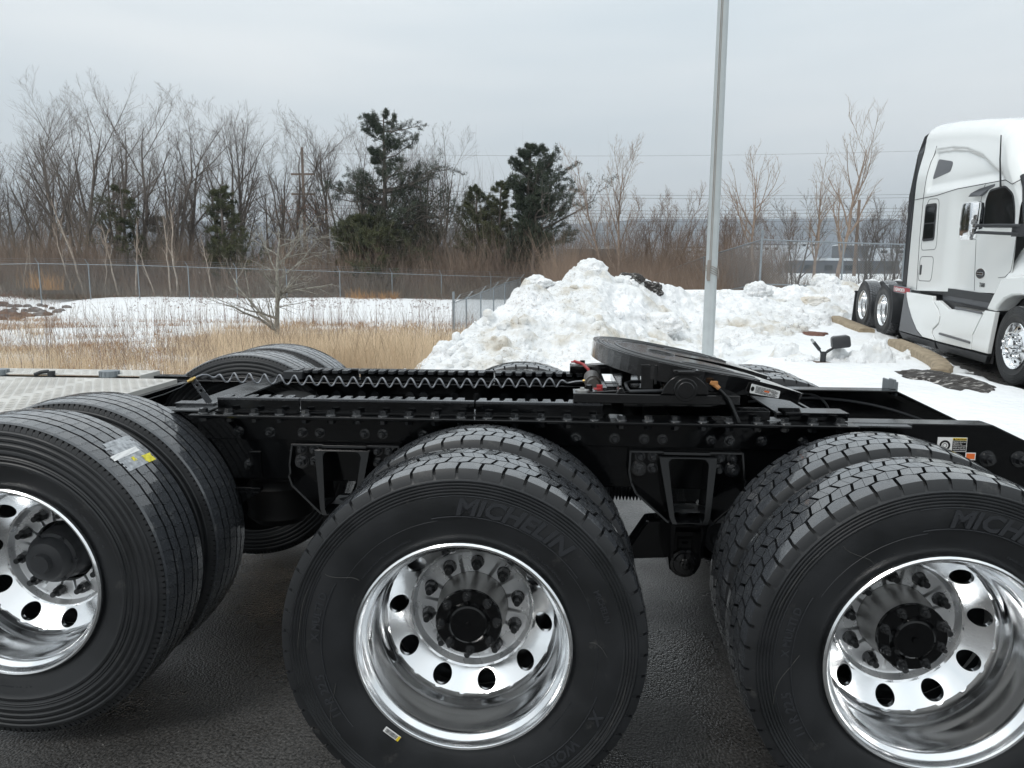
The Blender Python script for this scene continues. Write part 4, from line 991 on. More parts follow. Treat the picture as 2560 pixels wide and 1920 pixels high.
hd = sidepanel('hatch_handle', rounded([(-3.81, 1.44), (-3.74, 1.44), (-3.74, 1.27), (-3.81, 1.26)], .03), .008, M_SAT)
dw = sidepanel('door_window', rounded([(-1.66, 2.04), (-1.66, 2.42), (-1.52, 2.57), (-1.05, 2.60), (-.83, 2.48), (-.74, 2.25), (-.70, 2.02)], .07), .004, M_SAT)
sidepanel('pane', rounded([(-1.63, 2.065), (-1.63, 2.415), (-1.505, 2.54), (-1.06, 2.575), (-.855, 2.46), (-.77, 2.235), (-.73, 2.065)], .06), .009, M_GLASS, dw)
obj('window_visor', MB().prism([(-2.06, 2.50), (-1.98, 2.55), (-1.72, 2.60), (-1.35, 2.645), (-1.36, 2.61), (-1.55, 2.57), (-1.70, 2.49)], lambda a, b, d: (a, .075+.06*ss(-1.8, -1.4, a)+d, b), 0, .05), M_GREYP, wt, bevel=.006)
def oval(cx, cz, rx, rz, off, m, name): return sidepanel(name, [(cx+rx*math.cos(t), cz+rz*math.sin(t)) for t in np.linspace(0, 2*math.pi, 28, endpoint=False)], off, m)
oval(-1.555, 1.375, .15, .075, .008, M_CHROME, 'emblem'); oval(-1.555, 1.375, .135, .063, .012, M_SAT, 'emblem_field')
obj('emblem_bar', MB().prism([(-1.66, 1.357), (-1.45, 1.357), (-1.45, 1.393), (-1.66, 1.393)], lambda a, b, d: (a, side_y(a, b)-.018+d, b), 0, .01), M_CHROME, wt, bevel=.003)
fx = lambda x, y, z: (-1.47+x, side_y(-1.47, 1.2)-.006-z, 1.185+y)
text_obj('emblem_text', 'KENWORTH', .034, lambda x, y, z: (-1.555+x, side_y(-1.5, 1.37)-.0185-z, 1.3645+y), M_INK, wt)
text_obj('model_badge', 'T680', .085, fx, M_SAT, wt, off=.002, shear=.2)
# windshield and pillar
m = MB(); P = [(-.90, .24, 2.66), (-.62, .30, 2.75), (-.30, .30, 2.08), (-.52, .20, 2.06)]; P2 = [(-.60, 1.22, 2.95), (.0, 1.22, 2.05)]
m.add([P[1], P[2], (.02, 1.225, 2.02), (-.62, 1.225, 3.0), (.02-.3, 2.45-.30, 2.08), (-.62, 2.15, 2.75)], [(0, 1, 2, 3), (3, 2, 4, 5)]); obj('windscreen', m, M_GLASS, wt)
obj('windscreen_pillar', MB().tube([(-.74, .22, 2.70), (-.64, .22, 2.55), (-.50, .19, 2.25), (-.40, .18, 2.0)], .05, 8), M_SAT, wt, smooth=60)
# mirror with two arms, antenna
mi_ = MB()
def mir(z0, z1, x0, x1, y0, y1): 
    P = rounded([(x0, y0), (x1, y0), (x1, y1), (x0, y1)], .07, 4); return P
zs = [1.86, 1.88, 2.02, 2.05, 2.09, 2.30, 2.365, 2.385]; sc = [.80, .93, 1.0, .97, 1.0, .98, .90, .62]; n = None; vs = []; cxm, cym = -1.16, -.20
for z, s_ in zip(zs, sc):
    P = rounded([(cxm-.21*s_, cym-.09*s_), (cxm+.21*s_, cym-.09*s_), (cxm+.17*s_, cym+.11*s_), (cxm-.17*s_, cym+.11*s_)], .085*s_, 4); n = len(P); vs += [(a, b, z) for a, b in P]
K_ = len(zs); mi_.add(vs, [(k*n+i, k*n+(i+1) % n, (k+1)*n+(i+1) % n, (k+1)*n+i) for k in range(K_-1) for i in range(n)]+[tuple(range(n)), tuple(range((K_-1)*n, K_*n))])
mir_ = obj('mirror', mi_, M_CHROME, wt, smooth=40)
obj('mirror_arm', MB().tube([(-1.0, -.17, 2.055), (-.6, -.05, 2.05), (-.1, .12, 2.03)], .022, 8).tube([(-1.0, -.17, 1.965), (-.6, -.05, 1.945), (-.1, .12, 1.92)], .022, 8).box(-.5, -.05, .04, .13, 1.90, 2.06), M_SAT, mir_, smooth=50)
obj('antenna', MB().tube([(-1.12, .11, 2.58), (-1.16, .08, 2.95), (-1.19, .07, 3.28)], [.014, .011, .008], 6), M_SAT, wt, smooth=60)
# lower fairings
sf = lambda a, b, d: (a, .02+d, b)
Sx = [(-2.86, .955), (-2.84, .87), (-2.60, .76), (-2.50, .66), (-2.53, .54), (-2.74, .42), (-2.74, .34), (-2.60, .25)]
def fy(x, z): return .02
def fpanel(name, pts, m, th=.06): return obj(name, MB().prism(pts, lambda a, b, d: (a, fy(a, b)+d, b), 0, th), m, wt, bevel=.008)
fpanel('tank_fairing', [(-4.10, .945), (-2.875, .955), (-2.85, .87), (-2.61, .76), (-2.51, .66), (-2.54, .54), (-2.755, .42), (-2.755, .34), (-2.62, .25), (-3.14, .245), (-3.42, .33), (-3.70, .50), (-3.93, .70), (-4.06, .85)], M_PAINT)
fpanel('dark_fairing', [(-4.12, .945), (-4.20, .90), (-4.30, .22), (-3.16, .235), (-3.43, .32), (-3.71, .49), (-3.94, .69), (-4.07, .84)], M_GREYP)
fpanel('step_fairing', [(-2.83, .885), (-2.58, .775), (-2.47, .66), (-2.50, .53), (-2.71, .41), (-2.71, .35), (-2.57, .25), (-1.27, .285), (-1.27, .50), (-1.0, .86), (-2.2, .80), (-2.6, .90)], M_PAINT)
fpanel('fender_skirt', [(-1.24, .29), (-.74, .30), (-.64, .89), (-.96, .885), (-1.24, .50)], M_PAINT)
0 and fpanel('fairing_crease', [(-3.55, .62), (-2.62, .56), (-2.72, .44), (-3.1, .36), (-3.3, .42)], M_PAINT, .04)
obj('lower_skirt', MB().prism([(-4.34, .205), (-4.26, .075), (-2.70, .10), (-2.64, .22)], lambda a, b, d: (a, .03+.06*ss(.2, .08, b)+d, b), 0, .05), M_SAT, wt, bevel=.01)
obj('lower_skirt', MB().prism([(-2.60, .225), (-2.56, .10), (-.84, .15), (-.74, .27)], lambda a, b, d: (a, .03+.06*ss(.2, .08, b)+d, b), 0, .05), M_SAT, wt, bevel=.01)
for x0, x1, z, z2 in ((-2.42, -1.29, .40, .435), (-1.92, -1.02, .855, .885)):
    m = MB().box(x0, x1, .0, .30, z-.03, z); o = obj('step', m, M_GREYP, wt, bevel=.003)
    g = MB(); xx = x0+.03
    while xx < x1-.02: g.box(xx, xx+.012, .002, .12, z, z+.006); xx += .035
    obj('step_tread', g, M_STEEL, o)['kind'] = 'stuff'
obj('fairing_backing', MB().box(-4.1, -.8, .11, .14, .15, .90), M_SEAM, wt)
obj('step_recess', MB().prism([(-2.83, .93), (-2.74, .80), (-2.45, .76), (-2.28, .83), (-2.05, .88), (-1.0, .90), (-1.0, 1.10), (-2.83, 1.0)], lambda a, b, d: (a, .16+d, b), 0, .02), M_GREYP, wt)
obj('chassis_core', MB().box(-4.2, .4, .3, 2.15, .35, 1.0).box(-7.35, -4.1, .78, 1.66, .72, 1.0).box(-4.2, -.8, .14, .3, .98, 1.10), M_SAT, wt)
# fender and bonnet
fen = [(-.93, .90), (-.66, .90), (-.60, .98), (-.45, 1.08), (-.25, 1.14), (0, 1.16), (.25, 1.13), (.45, 1.04), (.60, .90), (.70, .7), (1.15, .7), (1.3, .95), (1.1, 1.25), (.6, 1.42), (.1, 1.45), (-.30, 1.40), (-.58, 1.37), (-.72, 1.33)]
fe = obj('fender', MB().prism(fen, lambda a, b, d: (a, .02+.12*ss(1.2, 1.5, b)+d, b), 0, .25), M_PAINT, wt, bevel=.03, smooth=40)
m = MB(); X_ = np.linspace(-.72, 1.7, 26); gr = []
for x in X_:
    top = np.interp(x, [-.72, -.4, .4, 1.2, 1.7], [2.0, 2.02, 1.9, 1.72, 1.3]); row = []
    for t in np.linspace(0, 1, 14): row.append((x, .13+1.095*t, 1.32+(top-1.32)*(1-(1-min(1, t*2.2))**2.2)))
    row += [(x, 2.45-b, c) for a, b, c in row[-2::-1]]; gr.append(row)
n = len(gr[0]); m.add([p for r in gr for p in r], [(i*n+j, i*n+j+1, (i+1)*n+j+1, (i+1)*n+j) for i in range(len(gr)-1) for j in range(n-1)])
obj('bonnet', m, M_PAINT, wt, smooth=50)
obj('wheel_well', MB().box(-.62, .6, .28, .5, .45, 1.2), M_SEAM, wt)
obj('far_side_fairing', MB().box(-4.2, .6, 2.35, 2.42, .15, 1.0), M_PAINT, wt)
# wheels
FR = MB(); FR.lathe([(.0, -.055), (.06, -.05), (.085, -.03), (.092, .0), (.096, .03), (.118, .035), (.165, .036), (.175, .045), (.20, .068), (.232, .085), (.25, .088), (.262, .082), (.272, .05), (.285, .03), (.2925, .010), (.3005, .003), (.3070, .014), (.297, .036)], 64)
FRM = mesh_of(FR, M_ALU, 35)
HOLE = mesh_of(MB().cyl((0, .0, 0), (0, .02, 0), .022, n=16), M_INK, 30)
CN = mesh_of(MB().cyl((0, .03, 0), (0, .0, 0), .026, .024, 12).cyl((0, 0, 0), (0, -.045, 0), .020, .022, 8).cyl((0, -.045, 0), (0, -.075, 0), .022, .019, 10), M_CHROME, 30)
CAPM = mesh_of(MB().lathe([(0, -.085), (.03, -.083), (.055, -.07), (.065, -.05), (.095, -.03), (.10, .03)], 40), M_CHROME, 35)
fw_ = link('front_wheel', FRM, wt, (0, 0, .51)); link('tyre', TY_RIB, fw_); link('hub_cover', CAPM, fw_, (0, -.01, 0))
for k in range(10):
    t = 2*math.pi*k/10; link('lug_cover', CN, fw_, (.1428*math.sin(t), 0, .1428*math.cos(t)))
    link('hand_hole', HOLE, fw_, (.222*math.sin(t+.31), .073, .222*math.cos(t+.31)), (-.0, 0, 0))
ff = link('front_wheel', FRM, wt, (0, 2.45, .51), (0, 0, math.pi)); link('tyre', TY_RIB, ff)
for x in (-5.294, -6.614):
    w = link('rear_wheel', RIM, wt, (x, 0, .51), (0, .3, 0)); link('tyre', TY_DRIVE, w); link('hub', H_DRV, w); link('axle_flange', H_FLG, w); nuts(w, NUT, 10, .1428, .284, .215)
    for y, r in ((.345, 0), (2.45-.345, math.pi), (2.45, math.pi)): w = link('inner_wheel', INNER, wt, (x, y, .51), (0, .5, r)); link('tyre', TY_DRIVE, w)
    obj('axle', MB().cyl((x, .4, .51), (x, 2.05, .51), .09, n=16), M_SAT, wt)
# quarter fender, mudflap, number sign board
q = [(-4.66+.0, .93), (-4.60, .93), (-4.60, .22), (-4.74, .20)]
P = [( -5.294+.57*math.cos(t), .51+.57*math.sin(t)) for t in np.linspace(-.35, 1.15, 16)]; P += [(-5.294+.545*math.cos(t), .51+.545*math.sin(t)) for t in np.linspace(1.15, -.35, 16)]
obj('quarter_fender', MB().prism(P, lambda a, b, d: (a, d, b), .01, .62), M_SAT, wt, smooth=40)
obj('mudflap', MB().prism([(-7.33, .74), (-7.28, .74), (-7.40, .06), (-7.44, .06)], lambda a, b, d: (a, .03+d, b), 0, .6), M_SAT, wt, bevel=.004)
obj('mudflap_hanger', MB().box(-7.34, -7.28, .02, .9, .73, .77), M_SAT, wt)
sg = obj('sign_board', MB().box(-4.90, -4.0, .05, .065, .895, 1.025), M_GALV, wt, bevel=.002)
# the board crosses behind the cab, facing the side
obj('sign_field', MB().box(-4.87, -4.02, .046, .05, .912, 1.008), M_REDP, sg)
text_obj('sign_text', 'KENWORTH', .088, lambda x, y, z: (-4.775+x, .0435-z, .928+y), M_WHT, sg, off=.004, align='LEFT')
m = MB(); 
for r0, r1 in ((.05, .042),):
    vs = []
    for j in range(28):
        t = 2*math.pi*j/28; vs += [(-4.825+r0*.75*math.cos(t), .0435, .96+r0*.75*math.sin(t)), (-4.825+r1*.75*math.cos(t), .0435, .96+r1*.75*math.sin(t))]
    m.add(vs, [(2*j, 2*j+1, (2*j+3) % 56, (2*j+2) % 56) for j in range(28)])
m.box(-4.832, -4.818, .0432, .0445, .935, .985)
obj('sign_emblem', m, M_WHT, sg, recalc=False)
# ================================================================ ground
def lot_z(x, y): return .0363*np.maximum(0, y-5.53)*ss(2.2, 4.5, x)
def grid_mesh(name, X, Y, Z, m, smooth=True, keep=None):
    ny, nx = X.shape; V = np.stack([X, Y, Z], -1).reshape(-1, 3); i = np.arange(ny-1)[:, None]*nx; j = np.arange(nx-1)[None]
    Q = np.stack([i+j, i+j+1, i+nx+j+1, i+nx+j], -1).reshape(-1, 4)
    if keep is not None: Q = Q[keep.reshape(-1)]
    return npmesh(name, V, Q, m, None, smooth)
xs = np.linspace(-60, 60, 121); ys = np.linspace(-60, 60, 161); X, Y = np.meshgrid(xs, ys)
Z = lot_z(X, Y)-6*ss(23, 25, Y); Z = np.where((Y > 8.6) & (X < 4.2), Z-3.0*ss(8.6, 9.6, Y), Z)
def on_snow(px_, py_, lift=0.):   # where that bearing meets the snow beside the road
    for d_ in np.linspace(6, 24, 900):
        p = at(px_, py_, d_)
        if p[2] <= lot_z(p[0], p[1])+.07: break
    p[2] += lift; return p
struct(grid_mesh('parking_lot', X, Y, Z, M_ASPH))
def road_edge(y): return np.interp(y, [0, 5., 6.4, 7.54, 9, 11, 14, 16.9, 21.5, 30, 60], [9, 8.2, 6.6, 6.05, 6.15, 6.5, 7.0, 7.5, 8.2, 9., 12.])
def field_z(x, y):
    left = 1-ss(-3.2, .5, x-.0*(y-8)); rightish = ss(-2, 3, x-(y-9)*.25)
    z = .05+0*x
    low = -.92*ss(7.0, 15, y)+.62*ss(35.5, 44, y)+.06*ss(44, 60, y)
    z = z*(1-left)+left*low
    back = ss(17, 30, y)*(1-left); z = z*(1-back)+back*(-.5+1.6*ss(10, 25, x))
    z = z+.35*ss(46, 70, y)*0
    return z
def dip(x, y): return -.42*np.exp(-(((x+31.3)/2.2)**2+((y-43.)/3.5)**2))-.10*np.exp(-(((x+36)/3)**2+((y-41.)/6)**2))
d = 4.6*np.exp(np.linspace(0, math.log(140), 300)); u = np.linspace(-1.7, 1.9, 440); DD, UU = np.meshgrid(d, u, indexing='ij')
X = CX+UU*DD*.78; Y = DD-.3+0*UU
P2 = np.stack([X, Y], -1)
Z = field_z(X, Y)+.05*fbm(P2*.5, 4, 3)*ss(8, 12, Y)+.015*fbm(P2*2.3, 3, 5)+dip(X, Y)
Z += .14*fbm(P2*.16, 3, 11)*ss(12, 20, Y)
rz = lot_z(X, Y)
e_ = road_edge(Y)+.35*fbm(P2*1.1, 3, 8)+.12*fbm(P2*5, 2, 9)-X           # >0: island side (snow), <0: asphalt
near = ss(-2, 1.5, X)
Zs = rz+.02+.06*ss(.0, .45, e_)+.02*fbm(P2*1.7, 3, 4)
isl = ss(2.0, 4.0, X)*(1-ss(26, 40, Y))
Z = np.where(X > 1.5, Z*(1-isl)+Zs*isl, Z)
Z = np.where((e_ < 0) & (Y < 22.5), rz-.25, Z)
e2 = Y-(np.interp(X, [-6, 1.8, 4.2, 12], [7.6, 7.4, 4.2, 4.0])+.25*fbm(P2*.9, 3, 21))
Z = np.where(Y < 20, np.minimum(Z, -.2+(.2+.13)*ss(-.1, .7, e2)+Z*ss(-.1, .7, e2)), Z)
snow = struct(grid_mesh('snow_field', X, Y, Z, M_SNOW))
def gz(x, y):       # height of the snow field at a point
    x = np.asarray(x, float); y = np.asarray(y, float); p = np.stack([x, y], -1)
    return field_z(x, y)+.05*fbm(p*.5, 4, 3)*ss(8, 12, y)+.015*fbm(p*2.3, 3, 5)+.14*fbm(p*.16, 3, 11)*ss(12, 20, y)+dip(x, y)
# plain to the horizon
X, Y = np.meshgrid(np.linspace(-5000, 5000, 60), np.linspace(-600, 8000, 60))
struct(npmesh('ground', [(-6000, -1500, -3.2), (6000, -1500, -3.2), (6000, 9000, -14), (-6000, 9000, -14)], [(0, 1, 2, 3)], M_SNOW))

# loose grit on the lot
rng = np.random.default_rng(3); n_ = 2600; c_ = np.stack([rng.uniform(-4, 5, n_), rng.uniform(-1.6, 6.5, n_), np.zeros(n_)], -1); c_[:, 2] = lot_z(c_[:, 0], c_[:, 1]); r_ = rng.uniform(.0015, .0055, (n_, 1))
tv = np.array([[1, 0, -.2], [-.5, .87, -.2], [-.5, -.87, -.2], [0.1, 0, .9]]); V = (c_[:, None]+tv[None]*r_[:, None]*rng.uniform(.6, 1.4, (n_, 4, 1))).reshape(-1, 3); T = (np.arange(n_)[:, None, None]*4+np.array([[0, 1, 3], [1, 2, 3], [2, 0, 3]])[None]).reshape(-1, 3)
o = npmesh('loose_grit', V, None, mat('pale_grit', (.20, .19, .175), .8, noise=.9, nscale=3), None, False, T); o['kind'] = 'stuff'; o['label'] = 'loose grit scattered on the damp asphalt'; o['category'] = 'grit'
# ---- ploughed snow bank
col = np.array([[960, 938, 9.3, 8.9], [1010, 925, 9.8, 9.0], [1050, 902, 10.6, 9.3], [1100, 872, 11.3, 9.5], [1150, 835, 12, 9.7], [1190, 806, 12.5, 9.8], [1240, 768, 13, 10], [1280, 735, 13.5, 10.2], [1310, 697, 14, 10.3], [1330, 690, 14.1, 10.4], [1360, 692, 14.3, 10.5], [1390, 700, 14.5, 10.5], [1420, 678, 14.7, 10.6], [1450, 668, 15, 10.6], [1500, 672, 15.1, 10.7], [1530, 694, 15.2, 10.7], [1560, 690, 15.3, 10.7], [1600, 690, 15.5, 10.8], [1660, 708, 16, 10.8], [1720, 733, 16.6, 11], [1800, 730, 17.4, 11.2], [1860, 718, 18.3, 12], [1905, 714, 18.8, 12.6], [1960, 722, 19.2, 13.4], [2030, 716, 20, 15], [2060, 700, 20.4, 16], [2100, 704, 20.8, 17.5], [2150, 700, 21.3, 18.8], [2260, 692, 22.4, 20], [2420, 690, 23.6, 21], [2700, 700, 25, 22]], float)
px = np.linspace(960, 2680, 560); tt = np.concatenate([np.linspace(-.1, 1, 190), np.linspace(1.02, 1.75, 46)])
yr = np.interp(px, col[:, 0], col[:, 1]); dr = np.interp(px, col[:, 0], col[:, 2]); df = np.interp(px, col[:, 0], col[:, 3])
PXg, TTg = np.meshgrid(px, tt); DR = np.interp(PXg, px, dr); DF = np.interp(PXg, px, df); dd = DF+(DR-DF)*TTg
# unit step along each bearing, measured on the ground
base = CR[None, None, :]*((PXg-1280)/FPX)[..., None]+CF; XY = CP[:2]+dd[..., None]*base[..., :2]
ridge = np.array([at(a, b, c)[2] for a, b, c in zip(px, yr, dr)]); RZ = np.interp(PXg, px, ridge)
foot = np.where(XY[..., 0] > 3, lot_z(XY[..., 0], XY[..., 1])+.06, .03)-.10*(TTg < 0)
prof = np.where(TTg < 1, .93*np.clip(TTg, 0, 1)**.92+.07*ss(0, 1, TTg), 1-ss(1., 1.75, TTg)*1.25)
flat = ss(1500, 1650, PXg)*(1-ss(2000, 2150, PXg)); prof = np.where(TTg < 1, prof*(1-flat)+flat*np.clip(TTg, 0, 1)**1.9, prof)
Zp = foot+(RZ-foot)*prof
P3 = np.stack([XY[..., 0], XY[..., 1], Zp], -1); amp = ss(0, .12, TTg)*(.35+.65*ss(0, .5, RZ-foot))
big = fbm(P3*.9, 3, 31); md = fbm(P3*2.6, 4, 33); bil = np.abs(fbm(P3*1.7, 4, 35)); fine = fbm(P3*9, 3, 37); cell = np.abs(vn(P3*3.4, 41))
slab = np.floor(3.*vn(P3*np.array([1.3, 1.3, 2.2])+9, 91))/3.
disp = amp*(.07*slab+.20*big*np.clip(1.2-TTg, .2, 1)+.13*md+.20*(.22-bil)+.05*fine+.09*(cell-.4))*(1-.1*flat)
Zp = Zp+disp; XY[..., 1] -= disp*.5
Zp = np.where(TTg < -.05, Zp-.15, Zp)
struct(grid_mesh('snow_bank', XY[..., 0], XY[..., 1], Zp, M_PILE))
rng = np.random.default_rng(17); bm = bmesh.new(); bmesh.ops.create_icosphere(bm, subdivisions=2, radius=1); IV = np.array([v.co[:] for v in bm.verts]); IF = np.array([[v.index for v in f.verts] for f in bm.faces]); bm.free()
n_ = 620; ii = rng.integers(8, 190, n_); jj = rng.integers(10, 540, n_); c_ = np.stack([XY[ii, jj, 0], XY[ii, jj, 1], Zp[ii, jj]], -1); r_ = .018+.085*rng.random(n_)**3.2
D_ = IV[None]*(1+.45*fbm(IV[None]*1.2+rng.uniform(0, 90, (n_, 1, 3)), 2, 8)[..., None]); D_ = np.sign(D_)*np.abs(D_)**.8*rng.uniform(.6, 1.25, (n_, 1, 3)); V = (c_[:, None]+D_*r_[:, None, None]).reshape(-1, 3); T = (np.arange(n_)[:, None, None]*len(IV)+IF[None]).reshape(-1, 3)
o = npmesh('snow_crumbs', V, None, M_PILE, None, False, T); o['kind'] = 'stuff'; o['label'] = 'crumbs and broken clods of snow lying on the snow bank'; o['category'] = 'snow'
def ico(sub=4):
    bm = bmesh.new(); bmesh.ops.create_icosphere(bm, subdivisions=sub, radius=1); V = np.array([v.co[:] for v in bm.verts]); F = [tuple(v.index for v in f.verts) for f in bm.faces]; bm.free(); return V, F
ICO, ICOF = ico(4); ICO5, ICOF5 = ico(5)
def lump(name, c, s, m, seed, rough=.25, label=None, cat=None, group=None, hi=False, flatb=True, rot=0):
    V, F = (ICO5, ICOF5) if hi else (ICO, ICOF); n = fbm(V*1.1+seed, 4, seed); n2 = fbm(V*3.2+seed, 3, seed+5); b = np.abs(fbm(V*2.1+seed*.7, 3, seed+9))
    W_ = V*(1+rough*n*1.3+rough*.35*n2+rough*(.2-b))[:, None]
    W_ = W_*np.array(s); ca, sa = math.cos(rot), math.sin(rot); W_ = W_@np.array([[ca, sa, 0], [-sa, ca, 0], [0, 0, 1]])
    o = npmesh(name, W_, None, m, None, True, F); o.location = c
    if label: tag(o, label, cat, group)
    return o
def snowlump(px_, py_, d_, s, seed, label, rot=0, rough=.25, m=M_PILE):
    c = at(px_, py_, d_) if d_ else on_snow(px_, py_); c = tuple(np.array(c)-np.array([0, 0, s[2]*.35])); return lump('snow_lump', c, s, m, seed, rough*1.5, label, 'snow lump', 'loose lumps of ploughed snow', True, rot=rot)
snowlump(1478, 668, 14.6, (.28, .24, .26), 3, 'rounded block of snow balanced on the very top of the snow bank', rough=.2)
snowlump(1455, 690, 14.5, (.26, .22, .17), 7, 'snow block wedged under the topmost block of the snow bank')
snowlump(1342, 700, 13.9, (.24, .2, .14), 9, 'snow block jutting from the left shoulder of the snow bank')
snowlump(1566, 703, 14.9, (.22, .2, .17), 12, 'snow block right of the topmost block beside the dirty patch')
snowlump(1890, 722, 17.8, (.32, .25, .22), 14, 'rounded snow block in front of the fence corner post')
snowlump(1820, 742, 17.0, (.38, .3, .26), 15, 'snow block just right of the flagpole on the bank crest')
snowlump(2062, 703, 19.8, (.35, .3, .26), 16, 'snow block on the crest left of the white truck')
snowlump(1660, 800, 13.8, (.35, .3, .22), 17, 'broad snow block on the face of the bank left of the flagpole', rough=.18)
snowlump(2186, 905, 0, (.24, .2, .46), 21, 'tall pointed snow lump right of the floodlight', rough=.3)
snowlump(2140, 905, 0, (.20, .2, .20), 22, 'low snow lump directly right of the floodlight stem')
snowlump(2236, 897, 0, (.20, .16, .16), 23, 'small snow lump between the pointed lump and the squared lump')
snowlump(2283, 888, 0, (.24, .18, .17), 24, 'squared snow lump resting at the near kerb end')
snowlump(2350, 912, 0, (.16, .14, .08), 25, 'flat snow lump on the asphalt beside the near kerb')
snowlump(2090, 900, 0, (.26, .2, .24), 26, 'low snow lump behind the floodlight housing')
snowlump(1965, 890, 0, (.24, .2, .36), 27, 'dirty upright snow lump left of the floodlight')
snowlump(2010, 900, 0, (.26, .2, .12), 28, 'low snow heap left of the floodlight base')
def rubble(px_, py_, d_, s, seed, label): 
    o = lump('rubble_patch', at(px_, py_, d_), s, M_DIRT, seed, .35, label, 'rubble', None, True); return o
rubble(1575, 697, 15.0, (.24, .22, .13), 51, 'dark dirty chunk of ice frozen into the crest right of the topmost block')
rubble(1622, 722, 15.3, (.30, .25, .16), 52, 'lower dark rubble chunk frozen into the back of the bank')
rubble(2032, 757, 17.8, (.34, .16, .17), 53, 'pale brown dirty ice chunk in the bank left of the white truck').data.materials[0] = mat('brown_ice', (.76, .74, .70), .7, noise=1., nscale=3, col2=(.56, .51, .43), bump=.5, bscale=14, bdist=.05)
# gravelly ice mound near the frame tail
lump('gravel_mound', (5.22, 8.15, .09), (.44, .95, .17), M_DIRT, 61, .34, 'low mound of dark gravel and ice in front of the near kerb', 'gravel mound', None, True, rot=.15)
lump('leaf_patch', tuple(on_snow(2022, 833, -.01)), (.34, .5, .035), M_LEAFB, 62, .4, 'patch of wet brown leaves beside the far end of the kerb', 'leaf patch')
# kerb
def kerb(pts, w, z0, name, label):
    m = MB(); n = len(pts)
    vs = []
    for i, (x, y, h) in enumerate(pts):
        a = Vector(pts[max(0, i-1)][:2]); b = Vector(pts[min(n-1, i+1)][:2]); t = (b-a).normalized(); nx, ny = -t.y, t.x
        h = h+.03; r = .025
        for off, z in ((-w/2, -.15), (-w/2, h-r), (-w/2+r, h), (w/2-r, h), (w/2, h-r), (w/2, -.15)): vs.append((x+nx*off, y+ny*off, float(lot_z(x, y))+z))
    m.add(vs, [(6*i+k, 6*i+k+1, 6*i+k+7, 6*i+k+6) for i in range(n-1) for k in range(5)]+[tuple(range(6)), tuple(range(6*n-6, 6*n))])
    o = obj(name, m, M_KERB, None, smooth=50); tag(o, label, 'kerb', None); return o
kerb([(7.0, 18.6, .13), (6.73, 17.1, .14), (6.52, 15.2, .14), (6.33, 13.3, .13)], .30, 0, 'kerb', 'far length of tan kerb beside the leaf patch')
kerb([(6.08, 11.45, .16), (5.98, 10.7, .17), (5.86, 9.9, .17), (5.72, 9.2, .16), (5.58, 8.75, .14), (5.40, 8.5, .11)], .24, 0, 'kerb', 'near length of tan kerb bending left behind the gravel mound')

# ---- flagpole with halyard
b = at(1769, 886, 11.3); b[2] -= .05; fpv = b; H = 8.5
fp = empty('flagpole', tuple(fpv)); tag(fp, 'tall satin grey metal flagpole with a rope tied round it rising from the snow', 'flagpole')
obj('pole', MB().cyl((0, 0, -.2), (0, 0, H), .0885, .070, 40), M_POLE, fp, smooth=60)
obj('collar', MB().lathe([(.0, .035), (.11, .035), (.125, .02), (.13, -.1)], 32), mat('collar_grey', (.5, .52, .52), .5), fp, smooth=50).rotation_euler = (math.pi/2, 0, 0)
for dx in (-.012, .010):
    obj('halyard', MB().tube([(-.035+dx, -.082, 1.33), (-.033+dx, -.083, 3.0), (-.03+dx, -.080, H)], .0048, 6), M_ROPE, fp, smooth=60)
for k in range(4):
    z0 = 1.32-.02*k; obj('rope_wrap', MB().tube([(.092*math.sin(t), -.092*math.cos(t), z0+.045*math.cos(t+.9+k*.3)) for t in np.linspace(0, 2*math.pi, 24, endpoint=False)], .0055, 6, True), M_ROPE, fp, smooth=60)
m = MB()
for k in range(5): m.tube([(-.070+k*.008, -.075-.005*k, 1.44), (-.078+k*.009, -.085-.004*k, 1.34), (-.080+k*.010, -.085, 1.18-.01*k), (-.070+k*.009, -.088, 1.14), (-.060+k*.006, -.085, 1.24)], .0052, 5)
m.tube([(.08, -.03, 1.36), (.10, -.03, 1.28), (.092, -.035, 1.16)], .006, 5); m.tube([(.075, -.04, 1.36), (.095, -.045, 1.26), (.085, -.045, 1.18)], .006, 5)
obj('rope_bundle', m, M_ROPE, fp, smooth=60)

# ---- floodlight
fb = Vector(on_snow(2057, 906, .01)); fl = empty('floodlight', fb); tag(fl, 'black garden floodlight on a short stem with a sensor arm standing in the snow', 'floodlight')
obj('stem', MB().cyl((0, 0, -.1), (0, 0, .15), .045, .040, 20).box(-.035, .035, -.035, .035, .10, .15), M_SAT, fl, smooth=35)
obj('base_plate', MB().box(-.12, .14, -.08, .08, -.03, .0), mat('rusty_plate', (.12, .065, .04), .8, noise=.6, nscale=30), fl, bevel=.004)
HM = Matrix.Translation((.24, .02, .30))@Matrix.Rotation(rad(-10), 4, 'Z')@Matrix.Rotation(rad(-8), 4, 'Y')
m = MB(); vs = []
for yy, sx, sz in ((-.11, .115, .075), (-.10, .13, .088), (.05, .13, .088), (.12, .095, .06)):
    P = rounded([(-sx, -sz), (sx, -sz), (sx*.96, sz), (-sx*.96, sz)], .045, 4); n = len(P); vs += [HM@Vector((a, yy, b)) for a, b in P]
m.add(vs, [(k*n+i, k*n+(i+1) % n, (k+1)*n+(i+1) % n, (k+1)*n+i) for k in range(3) for i in range(n)]+[tuple(range(n)), tuple(range(3*n, 4*n))])
hs = obj('housing', m, M_SAT, fl, smooth=35, bevel=.004)
obj('top_panel', MB().box(-.09, .09, -.07, .05, .0885, .091, HM), M_GREYP, fl)
obj('knuckle', MB().tube([(.03, 0, .13), (.07, 0, .165), (.12, .01, .19), (.18, .02, .23)], [.018, .022, .018, .02], 10), M_SAT, fl, smooth=50)
